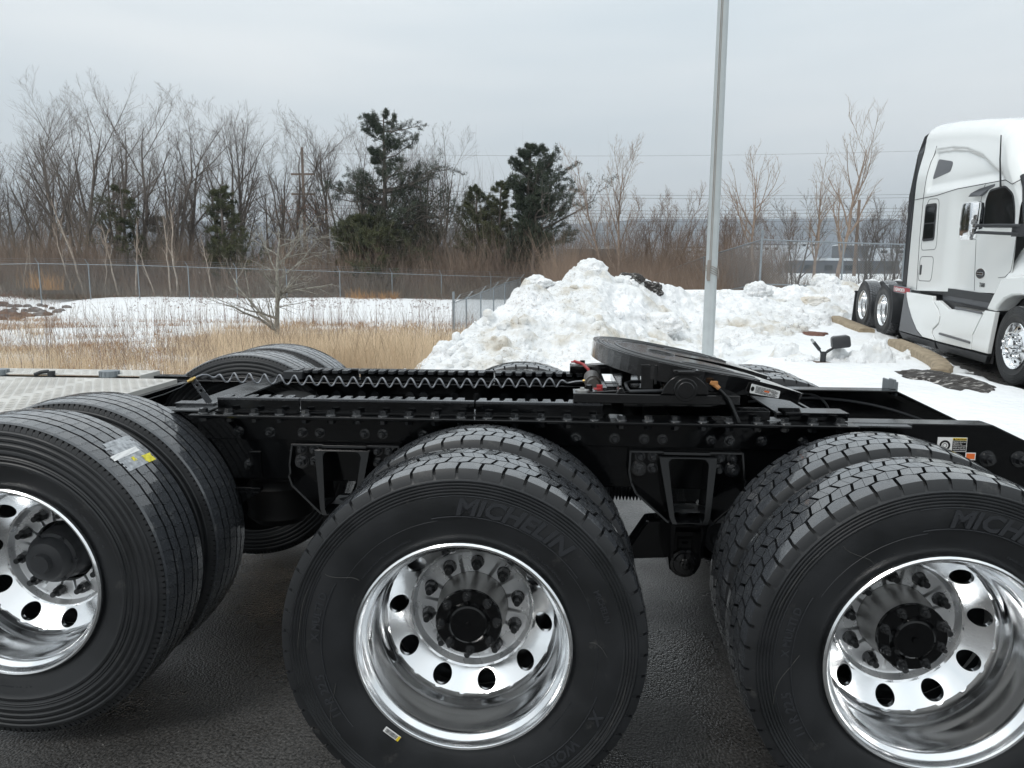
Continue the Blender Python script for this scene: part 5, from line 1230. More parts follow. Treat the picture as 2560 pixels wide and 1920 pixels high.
obj('sensor_arm', MB().tube([(-.03, 0, .13), (-.07, 0, .19)], .014, 8).cyl((-.06, 0, .18), (-.155, -.01, .29), .026, n=14), M_SAT, fl, smooth=35)
obj('lamp_bulb', MB().cyl((-.155, -.01, .29), (-.185, -.013, .325), .018, .022, 12).cyl((-.185, -.013, .325), (-.20, -.015, .335), .022, .010, 12), mat('clear_glass', (.6, .62, .62), .1, trans=.6), fl, smooth=40)

ORD = ['leftmost', 'second', 'third', 'fourth', 'fifth', 'sixth', 'seventh', 'eighth', 'ninth', 'tenth', 'eleventh', 'twelfth', 'thirteenth', 'fourteenth', 'fifteenth', 'sixteenth', 'seventeenth', 'eighteenth', 'nineteenth', 'twentieth', 'twenty-first', 'twenty-second', 'twenty-third', 'twenty-fourth', 'twenty-fifth', 'twenty-sixth', 'twenty-seventh', 'twenty-eighth']
def nth(i, xs, s): k = sorted(xs).index(xs[i]); return ORD[k]+(' ' if k == 0 else ' from the left ')+s
# ================================================================ fences
def strips(name, P0, P1, r, m, parent, kind='stuff'):
    P = np.stack([P0, P1], 1); R = np.full((len(P), 2), r); V, Q = tubes(P, R, 3); o = npmesh(name, V, Q, m, parent)
    if kind: o['kind'] = kind
    return o
def fence(pts, h, cell, label, wires=True, arm=(0, .3, .35), wr=.0016, bottom_rail=False, postr=.035, midsolid=None, group=None):
    pts = [np.array(p, float) for p in pts]; root = empty('chain_link_fence', tuple(pts[0])); tag(root, label, 'fence', group); o0 = pts[0]
    for i, p in enumerate(pts):
        q = p-o0; r_ = postr*(1.35 if midsolid and i in midsolid else 1); top = h+.05+(.35 if midsolid and i in midsolid else 0)
        pm = obj('post', MB().cyl(q-np.array([0, 0, .6]), q+np.array([0, 0, top]), r_, n=10), M_GALV, root, smooth=50)
        if wires: obj('barb_arm', MB().tube([q+np.array([0, 0, h]), q+np.array([0, 0, h])+np.array(arm)], .016, 6), M_GALV, root, smooth=50)
    A = np.array(pts[:-1])-o0; B = np.array(pts[1:])-o0
    for a, b_ in zip(A, B):
        obj('top_rail', MB().cyl(a+np.array([0, 0, h]), b_+np.array([0, 0, h]), .030 if bottom_rail else .021, n=8), M_GALV, root, smooth=60)
        if bottom_rail: obj('bottom_rail', MB().cyl(a+np.array([0, 0, .08]), b_+np.array([0, 0, .08]), .026, n=8), M_GALV, root, smooth=60)
        L_ = np.linalg.norm(b_-a); n_ = int((L_+h)/cell); s = np.arange(1, n_)*cell
        for sg_ in (0, 1):
            # diagonals clipped to the panel
            x0 = np.clip(s-h, 0, L_); z0 = h-(s-x0); x1 = np.clip(s, 0, L_); z1 = h-(s-x1)
            if sg_: x0, x1 = L_-x0, L_-x1
            t0 = (x0/L_)[:, None]; t1 = (x1/L_)[:, None]; zz = np.array([0, 0, 1.])
            if sg_ == 0: S0 = a+(b_-a)*t0+z0[:, None]*zz; S1 = a+(b_-a)*t1+z1[:, None]*zz
            else: S2_ = a+(b_-a)*t0+z0[:, None]*zz; S3_ = a+(b_-a)*t1+z1[:, None]*zz
        strips('wire_mesh', np.concatenate([S0, S2_]), np.concatenate([S1, S3_]), wr, M_GALV, root)
        if wires:
            for k in range(3):
                f_ = np.array([0, 0, h])+np.array(arm)*(k+1)/3; strips('barbed_wire', (a+f_)[None], (b_+f_)[None], .004, M_GALV, root, None)
    return root
# far fence: posts 3 m apart
FP = []
for i, (x_, d_, yb) in enumerate([(-143, 44.8, 742), (-20, 45.1, 740), (103, 45.4, 740), (226, 45.7, 733), (349, 46.0, 738), (474, 46.3, 742), (594, 46.6, 745), (718, 47, 748), (851, 47.4, 751), (981, 47.8, 754), (1104, 48.2, 757), (1227, 48.6, 760), (1350, 49, 762), (1473, 49.4, 764), (1600, 49.8, 766)]):
    p = at(x_, yb, d_); p[2] = at(x_, {0: 659, 1: 661}.get(i, 0) or np.interp(x_, [103, 349, 851, 1104, 1600], [659, 663.5, 679, 688, 702]), d_)[2]-1.8; FP.append(p)
fence(FP, 1.8, .10, 'long chain link fence with barbed wire running across the far side of the field', arm=(-.12, -.12, .32), wr=.0024)
# near spur fence running back from the end post by the snow bank
SPp = [at(1134, 838, 27), at(1166, 818, 30.5), at(1202, 803, 35), at(1234, 792, 39.5), at(1262, 783, 43.5), at(1300, 772, 48)]
tops = [at(1140, 757, 27), at(1166, 746, 30.5), at(1202, 731, 35), at(1234, 719, 39.5), at(1262, 708, 43.5), at(1300, 697, 48)]
for p, t in zip(SPp, tops): p[2] = t[2]-1.45
fence(SPp, 1.45, .10, 'short chain link fence spur leading away from the end post left of the snow bank', arm=(.25, .05, .30), wr=.0028, postr=.035, midsolid=[0])
# right fence: rises from behind the bank to a corner post, then runs behind the white truck
RP = [at(1600, 700, 47), at(1668, 676, 43.5), at(1760, 643, 38), at(1905, 599, 32), at(2110, 607, 32.6), at(2262, 611, 33.2), at(2450, 617, 34), at(2700, 624, 35)]
for p in RP: p[2] -= 1.95
fence(RP, 1.95, .115, 'chain link fence panels with bottom rail meeting at a stout corner post behind the flagpole', wires=False, bottom_rail=True, wr=.0040, midsolid=[3])
for k in range(3):
    pass
# field boulders at the left end
ROCKS = [(0, 745, 44, .9, 'large'), (25, 742, 43, .5, ''), (42, 744, 43, .55, ''), (66, 746, 43, .5, ''), (98, 742, 43.5, .45, ''), (110, 745, 43, .4, ''), (32, 757, 41, .45, ''), (84, 758, 40.5, .75, ''), (60, 760, 40.5, .4, ''), (20, 768, 39, .9, ''), (105, 762, 40, .6, ''), (92, 771, 39, .45, ''), (118, 768, 39, .55, 'r'), (8, 781, 38, .75, 'r'), (34, 785, 38, .7, 'r'), (62, 774, 39, .55, 'r'), (50, 797, 37, .5, 'r'), (12, 797, 37, .6, ''), (140, 762, 40.5, .5, ''), (150, 757, 41, .4, ''), (100, 780, 38.5, .4, ''), (128, 755, 41.5, .4, ''), (165, 751, 42, .45, ''), (75, 788, 38, .5, 'r'), (40, 810, 36, .6, 'r'), (2, 815, 35.5, .6, 'r')]
for k, (x_, y_, d_, s, c) in enumerate(ROCKS):
    p = at(x_, y_, d_); s = s*1.0; p[2] = float(gz(p[0], p[1]))+s*.07
    V = ICO; F = ICOF; n_ = fbm(V*1.0+k*3.1, 2, k); W_ = V*(1+.45*n_)[:, None]; W_ = np.sign(W_)*np.abs(W_)**.85*np.array([s*.50, s*.36, s*.26])
    o = npmesh('boulder', W_, None, M_ROCKR if c == 'r' else M_ROCK, None, True, F); o.location = p; o.rotation_euler = (0, 0, random.random()*6)
    tag(o, nth(k, [q[0]+.01*j for j, q in enumerate(ROCKS)], 'of the boulders in the field, rusty brown') if c == 'r' else (nth(k, [q[0]+.01*j for j, q in enumerate(ROCKS)], 'of the boulders in the field, plain grey') if c != 'large' else 'largest grey boulder, at the left photo edge near the far fence'), 'boulder', 'boulders at the left end of the field')

# ================================================================ vegetation
def unit(v): return v/(np.linalg.norm(v, axis=-1, keepdims=True)+1e-9)
def children(P, R, n, t0, t1, ang, lf, rf, K, rng, up=.15, wob=.12, taper=.35, lref=None):
    """n side branches per parent polyline."""
    N, KP, _ = P.shape; t = np.linspace(t0, t1, n)[None]+rng.uniform(-.5, .5, (N, n))*(t1-t0)/n; t = np.clip(t, .02, .995)
    x = t*(KP-1); i = np.minimum(x.astype(int), KP-2); f = (x-i)[..., None]; ar = np.arange(N)[:, None]
    S = P[ar, i]*(1-f)+P[ar, i+1]*f; T = unit(P[ar, i+1]-P[ar, i]); r = (R[ar, i]*(1-f[..., 0])+R[ar, i+1]*f[..., 0])*rf
    Lp = np.linalg.norm(np.diff(P, axis=1), axis=2).sum(1)[:, None] if lref is None else lref
    Ln = Lp*lf*(1-.45*t)*rng.uniform(.7, 1.25, (N, n)); Ln = np.broadcast_to(Ln, (N, n))
    A = unit(np.cross(T, unit(rng.normal(size=(N, n, 3))))); a = ang*rng.uniform(.7, 1.3, (N, n))[..., None]
    Dd = unit(T*np.cos(a)+A*np.sin(a)+np.array([0, 0, up])); M_ = N*n; S = S.reshape(M_, 3); Dd = Dd.reshape(M_, 3); Ln = Ln.reshape(M_); r = r.reshape(M_)
    out = [S]; cur = S; dv = Dd
    for k in range(K-1):
        dv = unit(dv+rng.normal(size=(M_, 3))*wob+np.array([0, 0, up*.55])); cur = cur+dv*(Ln/(K-1))[:, None]; out.append(cur)
    return np.stack(out, 1), r[:, None]*np.linspace(1, taper, K)[None]
def ribbons(Pc, Wd, rng):
    N, K, _ = Pc.shape; a = rng.uniform(0, np.pi, N); S_ = np.stack([np.cos(a)*.9+.35, np.sin(a)*.35, np.zeros(N)], -1)[:, None]*Wd[..., None]
    V = np.stack([Pc-S_, Pc+S_], 2).reshape(-1, 3); i = np.arange(N)[:, None]*2*K; k = np.arange(K-1)[None]*2; Q = np.stack([i+k, i+k+1, i+k+3, i+k+2], -1).reshape(-1, 4); return V, Q
def make_tree(h, spread, rng, limbs=13, base=.28, ang=.55, tr=.017, lean=(0, 0), dens=1., minr=.006, up=.16, wob=.10, twig=(7, 5), forks=1, sides=(7, 5, 3, 3)):
    K = 9; z = np.linspace(0, h, K); t = z/h; Ps = []; Rs = []
    for f in range(forks):
        la = np.array(lean)+(np.array([(-1)**f*(.10+.05*rng.random()), rng.normal()*.07]) if forks > 1 else 0); off = np.cumsum(rng.normal(size=(K, 2))*h*.009, 0); off[0] = 0
        Ps.append(np.stack([off[:, 0]+la[0]*z, off[:, 1]+la[1]*z, z*(1-.1*f)], -1)); Rs.append(h*tr*(1-.25*f)*(1-t)**.8+minr*1.4)
    P0, R0 = np.stack(Ps), np.stack(Rs)
    P1, R1 = children(P0, R0, max(3, int(limbs/forks)), base, .93, ang, spread, .62, 8, rng, up, wob*.6, lref=h)
    P2_, R2 = children(P1, R1, max(3, int(8*dens)), .15, .98, .62, .55, .60, 5, rng, up*.7, wob*.7)
    P3_, R3 = children(P2_, R2, twig[0], .12, 1., .62, .60, .6, 4, rng, up*.4, wob*.7)
    P4, R4 = children(P3_, R3, twig[1], .1, 1., .62, .65, .8, 3, rng, up*.3, wob*.6)
    k_ = h/max(P4[..., 2].max(), P0[..., 2].max()); P0, P1, P2_, P3_, P4 = [q*k_ for q in (P0, P1, P2_, P3_, P4)]
    trunk = tubes(P0, R0, sides[0]); lim = tubes(P1, np.maximum(R1, minr*1.2), sides[1]); br = tubes(P2_, np.maximum(R2, minr*.9), 3); tw = join([tubes(P3_, np.maximum(R3, minr*.6), 3), ribbons(P4, np.maximum(R4, minr*.55), rng)])
    return join([trunk, lim]), join([br, tw])
def bare(name, x, y, d, top, label, spread=.30, m=M_BARK, mt=M_TWIG, group='bare trees behind the far fence', seed=0, zb=None, **k):
    rng = np.random.default_rng(seed+100); p = at(x, y, d)
    if zb is not None: p[2] = zb
    ht = at(x, top, d)[2]-p[2]
    label = label
    (V, Q), (V2, Q2) = make_tree(ht*1.02, spread, rng, **k); r = empty(name, tuple(p)); tag(r, label, 'tree', group)
    npmesh('trunk', V, Q, m, r, True); npmesh('crown', V2, Q2, mt, r); return r
TREES = [  # px, depth, top px, spread, lean, label
 (-40, 55, 330, .30, 0, 'bare tree at the very left photo edge, only its right half in view'), (34, 58, 372, .27, -.05, 'bare tree second from the left edge, leaning slightly left'),
 (112, 54, 300, .30, -.10, 'bare tree with a trunk sloping up to the left near the left edge'), (162, 60, 240, .27, -.05, 'tall slim bare tree just left of the tallest bare tree'),
 (204, 53, 200, .32, -.02, 'tallest bare tree, thick trunk and wide fan of limbs'), (262, 57, 218, .30, .03, 'bare tree right of the tallest one with limbs spreading right'),
 (300, 62, 330, .24, 0, 'smaller bare tree in front of the gap before the paired trees'), (366, 54, 240, .26, -.02, 'left one of the two crossing bare trees above the small conifer'),
 (430, 53, 236, .30, .03, 'right one of the two crossing bare trees, dense rounded crown'), (462, 56, 262, .26, .02, 'slim bare tree close behind the dense rounded crown'),
 (520, 60, 400, .25, 0, 'short bare tree in the low gap left of the dark cedar'), (575, 56, 262, .30, -.02, 'bare tree rising behind the dark cedar'),
 (610, 57, 268, .30, .08, 'bare tree with trunk sloping right behind the dark cedar'), (728, 56, 276, .30, -.04, 'bare tree with a high forked crown left of the timber pylon'),
 (690, 60, 330, .24, 0, 'thin bare tree left of the rust coloured leaves'), (826, 57, 298, .26, 0, 'slender bare tree right of the timber pylon'),
 (890, 55, 320, .26, -.10, 'bare tree leaning left against the big pine'), (940, 58, 305, .30, -.04, 'bare tree growing up through the big pine'),
 (1060, 54, 335, .40, .10, 'wide bare tree spreading right of the big pine'), (1085, 57, 325, .30, .03, 'upright bare tree close behind the wide one by the pine'),
 (1160, 60, 470, .30, 0, 'small bare tree between the two pines')]
for i, (x_, d_, tp_, sp_2, ln, lb) in enumerate(TREES):
    bare('bare_tree', x_, 742, d_, tp_, lb, sp_2*1.75, seed=i, lean=(ln*.5, 0), zb=-.6, ang=.60, base=.24, limbs=15, dens=1., twig=(6, 6), minr=.0060, tr=.0125, up=.10, wob=.10, forks=1+(i*7 % 3 > 0)+(i % 4 == 1))
# pale saplings in front of the trees, just behind the fence
for i, (x_, tp_, ln) in enumerate([(8, 600, -.15), (84, 590, 0), (188, 560, -.22), (215, 480, -.22), (300, 560, -.2), (345, 545, .1), (392, 600, -.25), (430, 530, -.02), (440, 520, .02), (535, 590, -.2), (262, 600, .1), (60, 620, .2)]):
    bare('birch_sapling', x_, 748, 48.5, tp_, nth(i, [8, 84, 188, 215, 300, 345, 392, 430, 440, 535, 262, 60], 'of the thin pale saplings behind the far fence'), .22, M_BARKP, M_BARKT, 'pale saplings behind the far fence', 40+i, zb=-.5, lean=(ln, 0), limbs=6, dens=.4, twig=(3, 2), minr=.009, tr=.010, base=.4)
# small lichen covered tree in the field
bare('ornamental_tree', 694, 850, 25, 520, 'small bare tree with lichen on its pale branches standing alone in the straw field', .66, M_BARKL, M_BARKL, None, 77, zb=-1.0, limbs=16, base=.12, ang=1.15, dens=.7, twig=(4, 2), minr=.0075, tr=.019, up=.035, wob=.20, sides=(8, 5, 3, 3))
# trees right of the pole
G2 = 'bare trees beyond the right hand fence'
bare('bare_tree', 1552, 700, 44, 346, 'bare tan tree with a double crown between the second pine and the flagpole', .42, M_BARKT, M_BARKT, G2, 81, zb=-.3, limbs=12, base=.22, twig=(5, 4), minr=.0065, tr=.009, forks=1, lean=(.0, 0), ang=.6)
bare('bare_tree', 1520, 700, 45, 368, 'thin bare tan tree leaning left beside the double crowned one', .32, M_BARKT, M_BARKT, G2, 82, zb=-.3, limbs=10, base=.35, twig=(5, 4), minr=.006, tr=.008, lean=(-.20, 0))
bare('bare_tree', 1878, 700, 36, 360, 'vase shaped bare tree directly right of the flagpole', .50, M_BARKT, M_BARKT, G2, 83, zb=-.1, limbs=9, base=.44, twig=(4, 1), minr=.0075, tr=.011, up=.30, ang=.95, wob=.07, dens=.7)
bare('bare_tree', 2036, 700, 36, 362, 'slender bare tree left of the tall leaning one', .40, M_BARKT, M_BARKT, G2, 84, zb=-.1, limbs=9, base=.35, twig=(4, 2), minr=.0075, tr=.010, dens=.7, wob=.14)
bare('bare_tree', 2075, 700, 34, 250, 'tall bare tree leaning right in front of the distant hills', .46, M_BARKT, M_BARKT, G2, 85, zb=-.1, limbs=10, base=.3, twig=(4, 3), minr=.0075, tr=.0105, lean=(.145, 0), dens=.8, up=.22, wob=.14)
for i, (x_, tp_) in enumerate([(2180, 485), (2215, 500), (2250, 505), (2150, 520), (1990, 470), (2290, 490)]):
    bare('bare_bush', x_, 700, 37, tp_, nth(i, [2180, 2215, 2250, 2150, 1990, 2290], 'of the dark bare bushes near the white truck'), .55, M_BARK, M_TWIG, 'dark bare bushes near the white truck', 90+i, zb=-.1, limbs=12, up=.12, base=.2, twig=(4, 3), minr=.007, tr=.009, forks=2)
for i, (x_, tp_) in enumerate([(1600, 500), (1640, 470), (1680, 460), (1720, 520), (1830, 480), (1790, 540), (1850, 500), (1955, 510)]):
    bare('bare_bush', x_, 705, 42, tp_, nth(i, [1600, 1640, 1680, 1720, 1830, 1790, 1850, 1955], 'of the red brown bushes behind the snow bank'), .6, M_BRUSH, M_BRUSH, 'red brown bushes behind the snow bank', 110+i, zb=-.3, limbs=14, up=.12, base=.12, twig=(5, 4), minr=.0075, tr=.007, forks=4, ang=.45)

# conifers
def conifer(x, d, top, prof, label, seed, m=M_NEED, zb=-.5, up=.1, nb=60, tuft=1., name='pine_tree', droop=0., group='evergreens behind the far fence', lean=0, fluff=.30):
    rng = np.random.default_rng(seed); p = at(x, 745, d); p[2] = zb; h = at(x, top, d)[2]-zb; sc = d/FPX
    r = empty(name, tuple(p)); tag(r, label, 'tree', group)
    K = 8; z = np.linspace(0, h*.99, K); wobx = np.cumsum(rng.normal(size=K)*h*.008); wobx[0] = 0
    P0 = np.stack([wobx+lean*z, np.cumsum(rng.normal(size=K)*h*.006), z], -1)[None]; R0 = (h*.019*(1-z/h)**.8+.03)[None]
    # prof: list of (screen y, left half width px, right half width px)
    prof = np.array(prof, float); zz = np.array([at(x, a, d)[2]-zb for a in prof[:, 0]]); o_ = np.argsort(zz); zz = zz[o_]; lw_, rw_ = prof[o_, 1]*sc, prof[o_, 2]*sc
    bz = rng.uniform(max(zz[0], .3), zz[-1]*.995, nb); ph = rng.uniform(0, 2*np.pi, nb); cx_ = np.cos(ph)
    L_ = np.where(cx_ > 0, np.interp(bz, zz, rw_), np.interp(bz, zz, lw_)); L_ = L_*rng.uniform(.85, 1.25, nb)*(.8+.2*np.abs(cx_)); KB = 6
    px0 = np.interp(bz, z, P0[0, :, 0]); py0 = np.interp(bz, z, P0[0, :, 1]); tt_ = np.linspace(0, 1, KB)
    upb = up*rng.uniform(.4, 1.6, nb)
    P1 = np.stack([px0[:, None]+np.cos(ph)[:, None]*L_[:, None]*tt_, py0[:, None]+np.sin(ph)[:, None]*L_[:, None]*tt_*.8, (bz-upb*L_*.6)[:, None]+upb[:, None]*L_[:, None]*tt_**1.4-droop*L_[:, None]*tt_], -1)
    P1 += rng.normal(size=P1.shape)*.05*L_[:, None, None]*tt_[None, :, None]
    R1 = (.018+.012*L_)[:, None]*np.linspace(1, .35, KB)[None]
    P2_, R2 = children(P1, R1, 9, .22, 1., .75, .42, .5, 4, rng, .12, .15)
    P3_, R3 = children(P2_, R2, 4, .2, 1., .6, .5, .6, 3, rng, .12, .12)
    V, Q = join([tubes(P0, R0, 8), tubes(P1, R1, 4)]); npmesh('trunk', V, Q, M_BARK, r, True)
    V, Q = join([tubes(P2_, np.maximum(R2, .008), 3), tubes(P3_, np.maximum(R3, .006), 3)]); npmesh('branches', V, Q, M_BARK, r)
    # needle tufts
    ends = np.concatenate([P3_.reshape(-1, 3), P2_[:, 2:].reshape(-1, 3), P1[:, 4:].reshape(-1, 3)]); n_ = max(3, int(7*tuft)); C = np.repeat(ends, n_, 0); C = C+rng.normal(size=C.shape)*.05
    D_ = unit(rng.normal(size=C.shape)+np.array([0, 0, .5])); S_ = unit(np.cross(D_, rng.normal(size=C.shape))); ln_ = rng.uniform(.5, 1., (len(C), 1))*fluff*.75; w = .011+.010*rng.random((len(C), 1))
    V = np.stack([C-S_*w, C+S_*w, C+D_*ln_], 1).reshape(-1, 3); T = np.arange(len(V)).reshape(-1, 3); o = npmesh('crown', V, None, m, r, False, T); return r
conifer(965, 52, 296, [(296, 20, 20), (315, 50, 75), (345, 48, 98), (385, 30, 60), (405, 35, 30), (425, 20, 60), (440, 15, 160), (470, 110, 90), (500, 120, 60), (520, 40, 140), (560, 70, 150), (600, 90, 60), (640, 100, 60), (680, 90, 60)], 'big ragged pine with a long limb reaching right', 201, nb=120, up=.35, tuft=.9, fluff=.26)
conifer(1318, 50, 372, [(372, 8, 6), (390, 20, 30), (420, 34, 70), (450, 40, 88), (480, 45, 60), (520, 25, 62), (560, 20, 62), (600, 40, 60), (640, 60, 40), (670, 50, 30)], 'dark upright pine right of the gap with steep ascending limbs', 202, nb=105, up=.55, tuft=1.2, fluff=.26)
conifer(1330, 49.5, 480, [(480, 10, 10), (500, 10, 140), (530, 20, 135), (560, 30, 70), (590, 30, 105), (620, 50, 70), (650, 60, 40)], 'spreading lower pine whose limb reaches far right towards the flagpole', 203, nb=34, up=.5, tuft=1.1, fluff=.26)
conifer(1185, 52, 470, [(470, 8, 8), (500, 28, 30), (540, 40, 45), (580, 55, 50), (620, 60, 50), (660, 40, 40)], 'olive green young pine left of the dark upright pine', 204, M_NEEDY, nb=60, up=.5, tuft=.7, fluff=.22)
conifer(1238, 51, 462, [(462, 6, 30), (480, 20, 18), (520, 30, 15), (560, 40, 30), (620, 60, 50), (660, 50, 50)], 'slim olive pine squeezed between the young pine and the dark one', 205, M_NEEDY, nb=45, up=.5, tuft=.8, fluff=.22)
conifer(318, 52, 455, [(455, 6, 10), (480, 20, 14), (510, 55, 30), (540, 30, 35), (560, 90, 20), (590, 70, 40), (620, 70, 60), (660, 50, 60)], 'sparse olive spruce among the tall bare trees at the left', 206, M_NEEDY, nb=30, up=.15, tuft=.7, name='spruce_tree', fluff=.2)
conifer(566, 51, 470, [(470, 8, 14), (500, 30, 28), (530, 38, 30), (560, 34, 40), (600, 30, 55), (650, 35, 90), (700, 45, 95)], 'dense dark cedar behind the small lichen covered tree', 207, M_NEEDY, nb=62, up=.3, tuft=.8, name='cedar_tree', fluff=.18)
conifer(918, 50.5, 545, [(545, 20, 20), (570, 60, 60), (600, 65, 90), (640, 60, 120), (690, 60, 120)], 'low dense bushy evergreen at the foot of the big pine', 208, M_NEEDY, nb=110, up=.2, tuft=1.1, name='cedar_tree', fluff=.18)
conifer(1085, 53, 560, [(560, 12, 12), (580, 40, 30), (620, 55, 30), (660, 40, 30)], 'small dark evergreen right of the big pine trunk', 209, M_NEED, nb=30, up=.1, tuft=.7, fluff=.2)
conifer(405, 60, 545, [(545, 10, 10), (570, 30, 30), (620, 40, 40), (660, 40, 40)], 'hazy low evergreen right of the olive spruce', 210, M_NEED, nb=34, up=.1, tuft=.7, fluff=.2)
# cluster of withered leaves kept by an oak
rng = np.random.default_rng(5); C = np.stack([rng.normal(0, 1.2, 900), rng.normal(0, .6, 900), rng.normal(0, .5, 900)], -1)+at(770, 530, 55); D_ = unit(rng.normal(size=C.shape)); S_ = unit(np.cross(D_, rng.normal(size=C.shape)))
V = np.stack([C-S_*.03, C+S_*.03, C+D_*.09], 1).reshape(-1, 3)
(Vt, Qt), (Vc, Qc) = make_tree(4.6, .36, np.random.default_rng(9), limbs=8, twig=(4, 3), minr=.008, tr=.014)
ok_p = at(770, 700, 55); ok_p[2] = -.5; ok = empty('oak_tree', tuple(ok_p)); tag(ok, 'small oak still holding rust coloured leaves by the timber pylon', 'tree')
npmesh('trunk', Vt, Qt, M_BARK, ok, True); npmesh('crown', Vc, Qc, M_TWIG, ok); npmesh('withered_leaves', V-ok_p, None, M_LEAFR, ok, False, np.arange(len(V)).reshape(-1, 3))

# brush thickets: uncountable stems
def brush(name, n, fpos, hmin, hmax, m, seed, r=.006, lean=.25, label=None, cat='brush', fan=3, topf=None):
    rng = np.random.default_rng(seed); P = fpos(rng, n); h = rng.uniform(hmin, hmax, n)**1.; 
    if topf is not None: h = h*topf(P)
    K = 4; dv = unit(np.stack([rng.normal(0, lean, n), rng.normal(0, lean, n), np.ones(n)], -1)); pts = [P]; cur = P
    for k in range(K-1): dv = unit(dv+rng.normal(size=(n, 3))*.16*np.array([1, 1, .3])); cur = cur+dv*(h/(K-1))[:, None]; pts.append(cur)
    P1 = np.stack(pts, 1); R1 = (r*rng.uniform(.6, 1.6, n))[:, None]*np.linspace(1, .4, K)[None]
    P2_, R2 = children(P1, R1, fan, .35, 1., .5, .42, .7, 3, rng, .25, .12)
    V, Q = join([ribbons(P1, R1, rng), ribbons(P2_, R2, rng)]); o = npmesh(name, V, Q, m); o['kind'] = 'stuff'; o['label'] = label or name; o['category'] = cat; return o
def band(x0, x1, d0, d1, z0=-.5):
    def f(rng, n):
        x = rng.uniform(x0, x1, n); d_ = rng.uniform(d0, d1, n); P = CP+d_[:, None]*(CF+CR*((x-1280)/FPX)[:, None]-CU*((745-960)/FPX)); P[:, 2] = z0; return P
    return f
def clumpy(P): return .55+.75*ss(-.5, .6, fbm(P[:, :2]*.35, 3, 77))
brush('thicket_brush', 24000, band(-150, 1750, 48.5, 57), 1.3, 3.9, M_BRUSH, 301, .0095, label='red brown brush thicket behind the far fence', topf=clumpy, fan=5)
brush('grey_brush', 9500, band(-150, 1750, 50, 62, -.4), 1.5, 5.6, M_BRUSHG, 302, .010, label='grey brush rising through the thicket', topf=clumpy, fan=5)
brush('tall_brush', 1500, band(-150, 1500, 51, 64, -.4), 3.5, 8.5, M_TWIG, 309, .012, label='tall thin grey stems filling in between the tree trunks', topf=clumpy, fan=8, lean=.16)
brush('near_fence_brush', 9000, band(-150, 1450, 47.6, 49.5), .4, 2.0, M_BRUSHG, 303, .008, label='tangled grey stems low behind the far fence', topf=clumpy, fan=4, lean=.5)
brush('right_thicket', 15000, band(1380, 1920, 34.5, 50, -.5), 1.4, 3.6, M_BRUSH, 304, .0065, label='red brown thicket behind the snow bank', topf=clumpy, fan=5, lean=.3)
brush('right_fence_brush', 6500, band(1880, 2750, 33.8, 44, -.1), .6, 2.3, M_BRUSHG, 305, .0065, label='tangled brush behind the right hand fence', topf=clumpy, fan=4, lean=.55)
brush('tan_saplings', 330, band(480, 1300, 48.8, 50), 1.4, 3.2, M_BARKT, 306, .010, label='pale straight shoots behind the far fence', fan=5, lean=.25)
brush('tan_shoots', 60, band(1700, 2700, 33.4, 35, -.1), 1.2, 2.6, M_BARKT, 307, .014, label='pale curving shoots behind the right hand fence', fan=4, lean=.6)

# dry grass in the field
def gbend(P, h, rng, w, K=4, lean=.25, droop=.3):
    n = len(P); az = rng.uniform(0, 2*np.pi, n); ln_ = np.abs(rng.normal(lean, lean*.6, n)); t = np.linspace(0, 1, K)
    dx = np.cos(az)[:, None]*ln_[:, None]*h[:, None]*t**1.8; dy = np.sin(az)[:, None]*ln_[:, None]*h[:, None]*t**1.8; dz = h[:, None]*(t-droop*ln_[:, None]*t**3)
    return np.stack([P[:, :1]+dx, P[:, 1:2]+dy, P[:, 2:3]+dz], -1), w[:, None]*np.linspace(1, .35, K)[None]
def grass_at(n, rng, ymin, ymax, xmin, xmax, dens):
    x = rng.uniform(-1.25, .62, n*4); y = ymin*np.exp(rng.random(n*4)*math.log(ymax/ymin)); X_ = CX+x*y*.78; 
    keep = (X_ > xmin) & (X_ < xmax) & (rng.random(n*4) < dens(X_, y)); X_ = X_[keep][:n]; y = y[keep][:n]; return np.stack([X_, y, gz(X_, y)-.03], -1)
def patch(x, y, s=.22, seed=60): return fbm(np.stack([x*s, y*s*1.6], -1), 3, seed)
def right_lim(y): return np.interp(y, [7, 9, 12, 15, 18, 24, 33, 60], [-1.6, -1.7, -1.7, -1.75, -1.6, -2.4, -3.6, -3.6])
def dens_tall(x, y):
    u = (x-CX)/y; wall = ss(.0, .35, 1.1*patch(x, y)+.7*patch(x, y, .9, 44)+1.25*ss(-.66, -.40, u)-.50)
    wall = np.maximum(wall, .07*(1-ss(10, 15, y)))
    return wall*(x < right_lim(y))*(1-ss(23, 27, y+1.5*patch(x, y, .5, 5)))*(y > 8.1)
rng = np.random.default_rng(21)
P = grass_at(60000, rng, 8.2, 34, -45, 0, dens_tall); h = rng.uniform(.35, .82, len(P))*(1+.35*patch(P[:, 0], P[:, 1], .6, 9)); Pc, Wd = gbend(P, h, rng, rng.uniform(.0016, .0036, len(P))*(.55+P[:, 1]/22), lean=.28)
V, Q = ribbons(Pc, Wd, rng); o = npmesh('straw_grass', V, Q, M_GRASS); o['kind'] = 'stuff'; o['label'] = 'tall dry straw grass filling the field'; o['category'] = 'grass'
def dens_mat(x, y): return (patch(x, y, .42, 15)+.25*ss(-.75, -.3, (x-CX)/y) > .16)*(x < right_lim(y))*(y > 10)*(x > -42)*(1-ss(31, 34, y))*(1-(x < -25)*(y > 30)*.85)
P = grass_at(34000, rng, 10, 36, -42, 0, dens_mat); h = rng.uniform(.15, .42, len(P)); Pc, Wd = gbend(P, h, rng, rng.uniform(.003, .006, len(P))*(.5+P[:, 1]/25), lean=1.1, droop=.45)
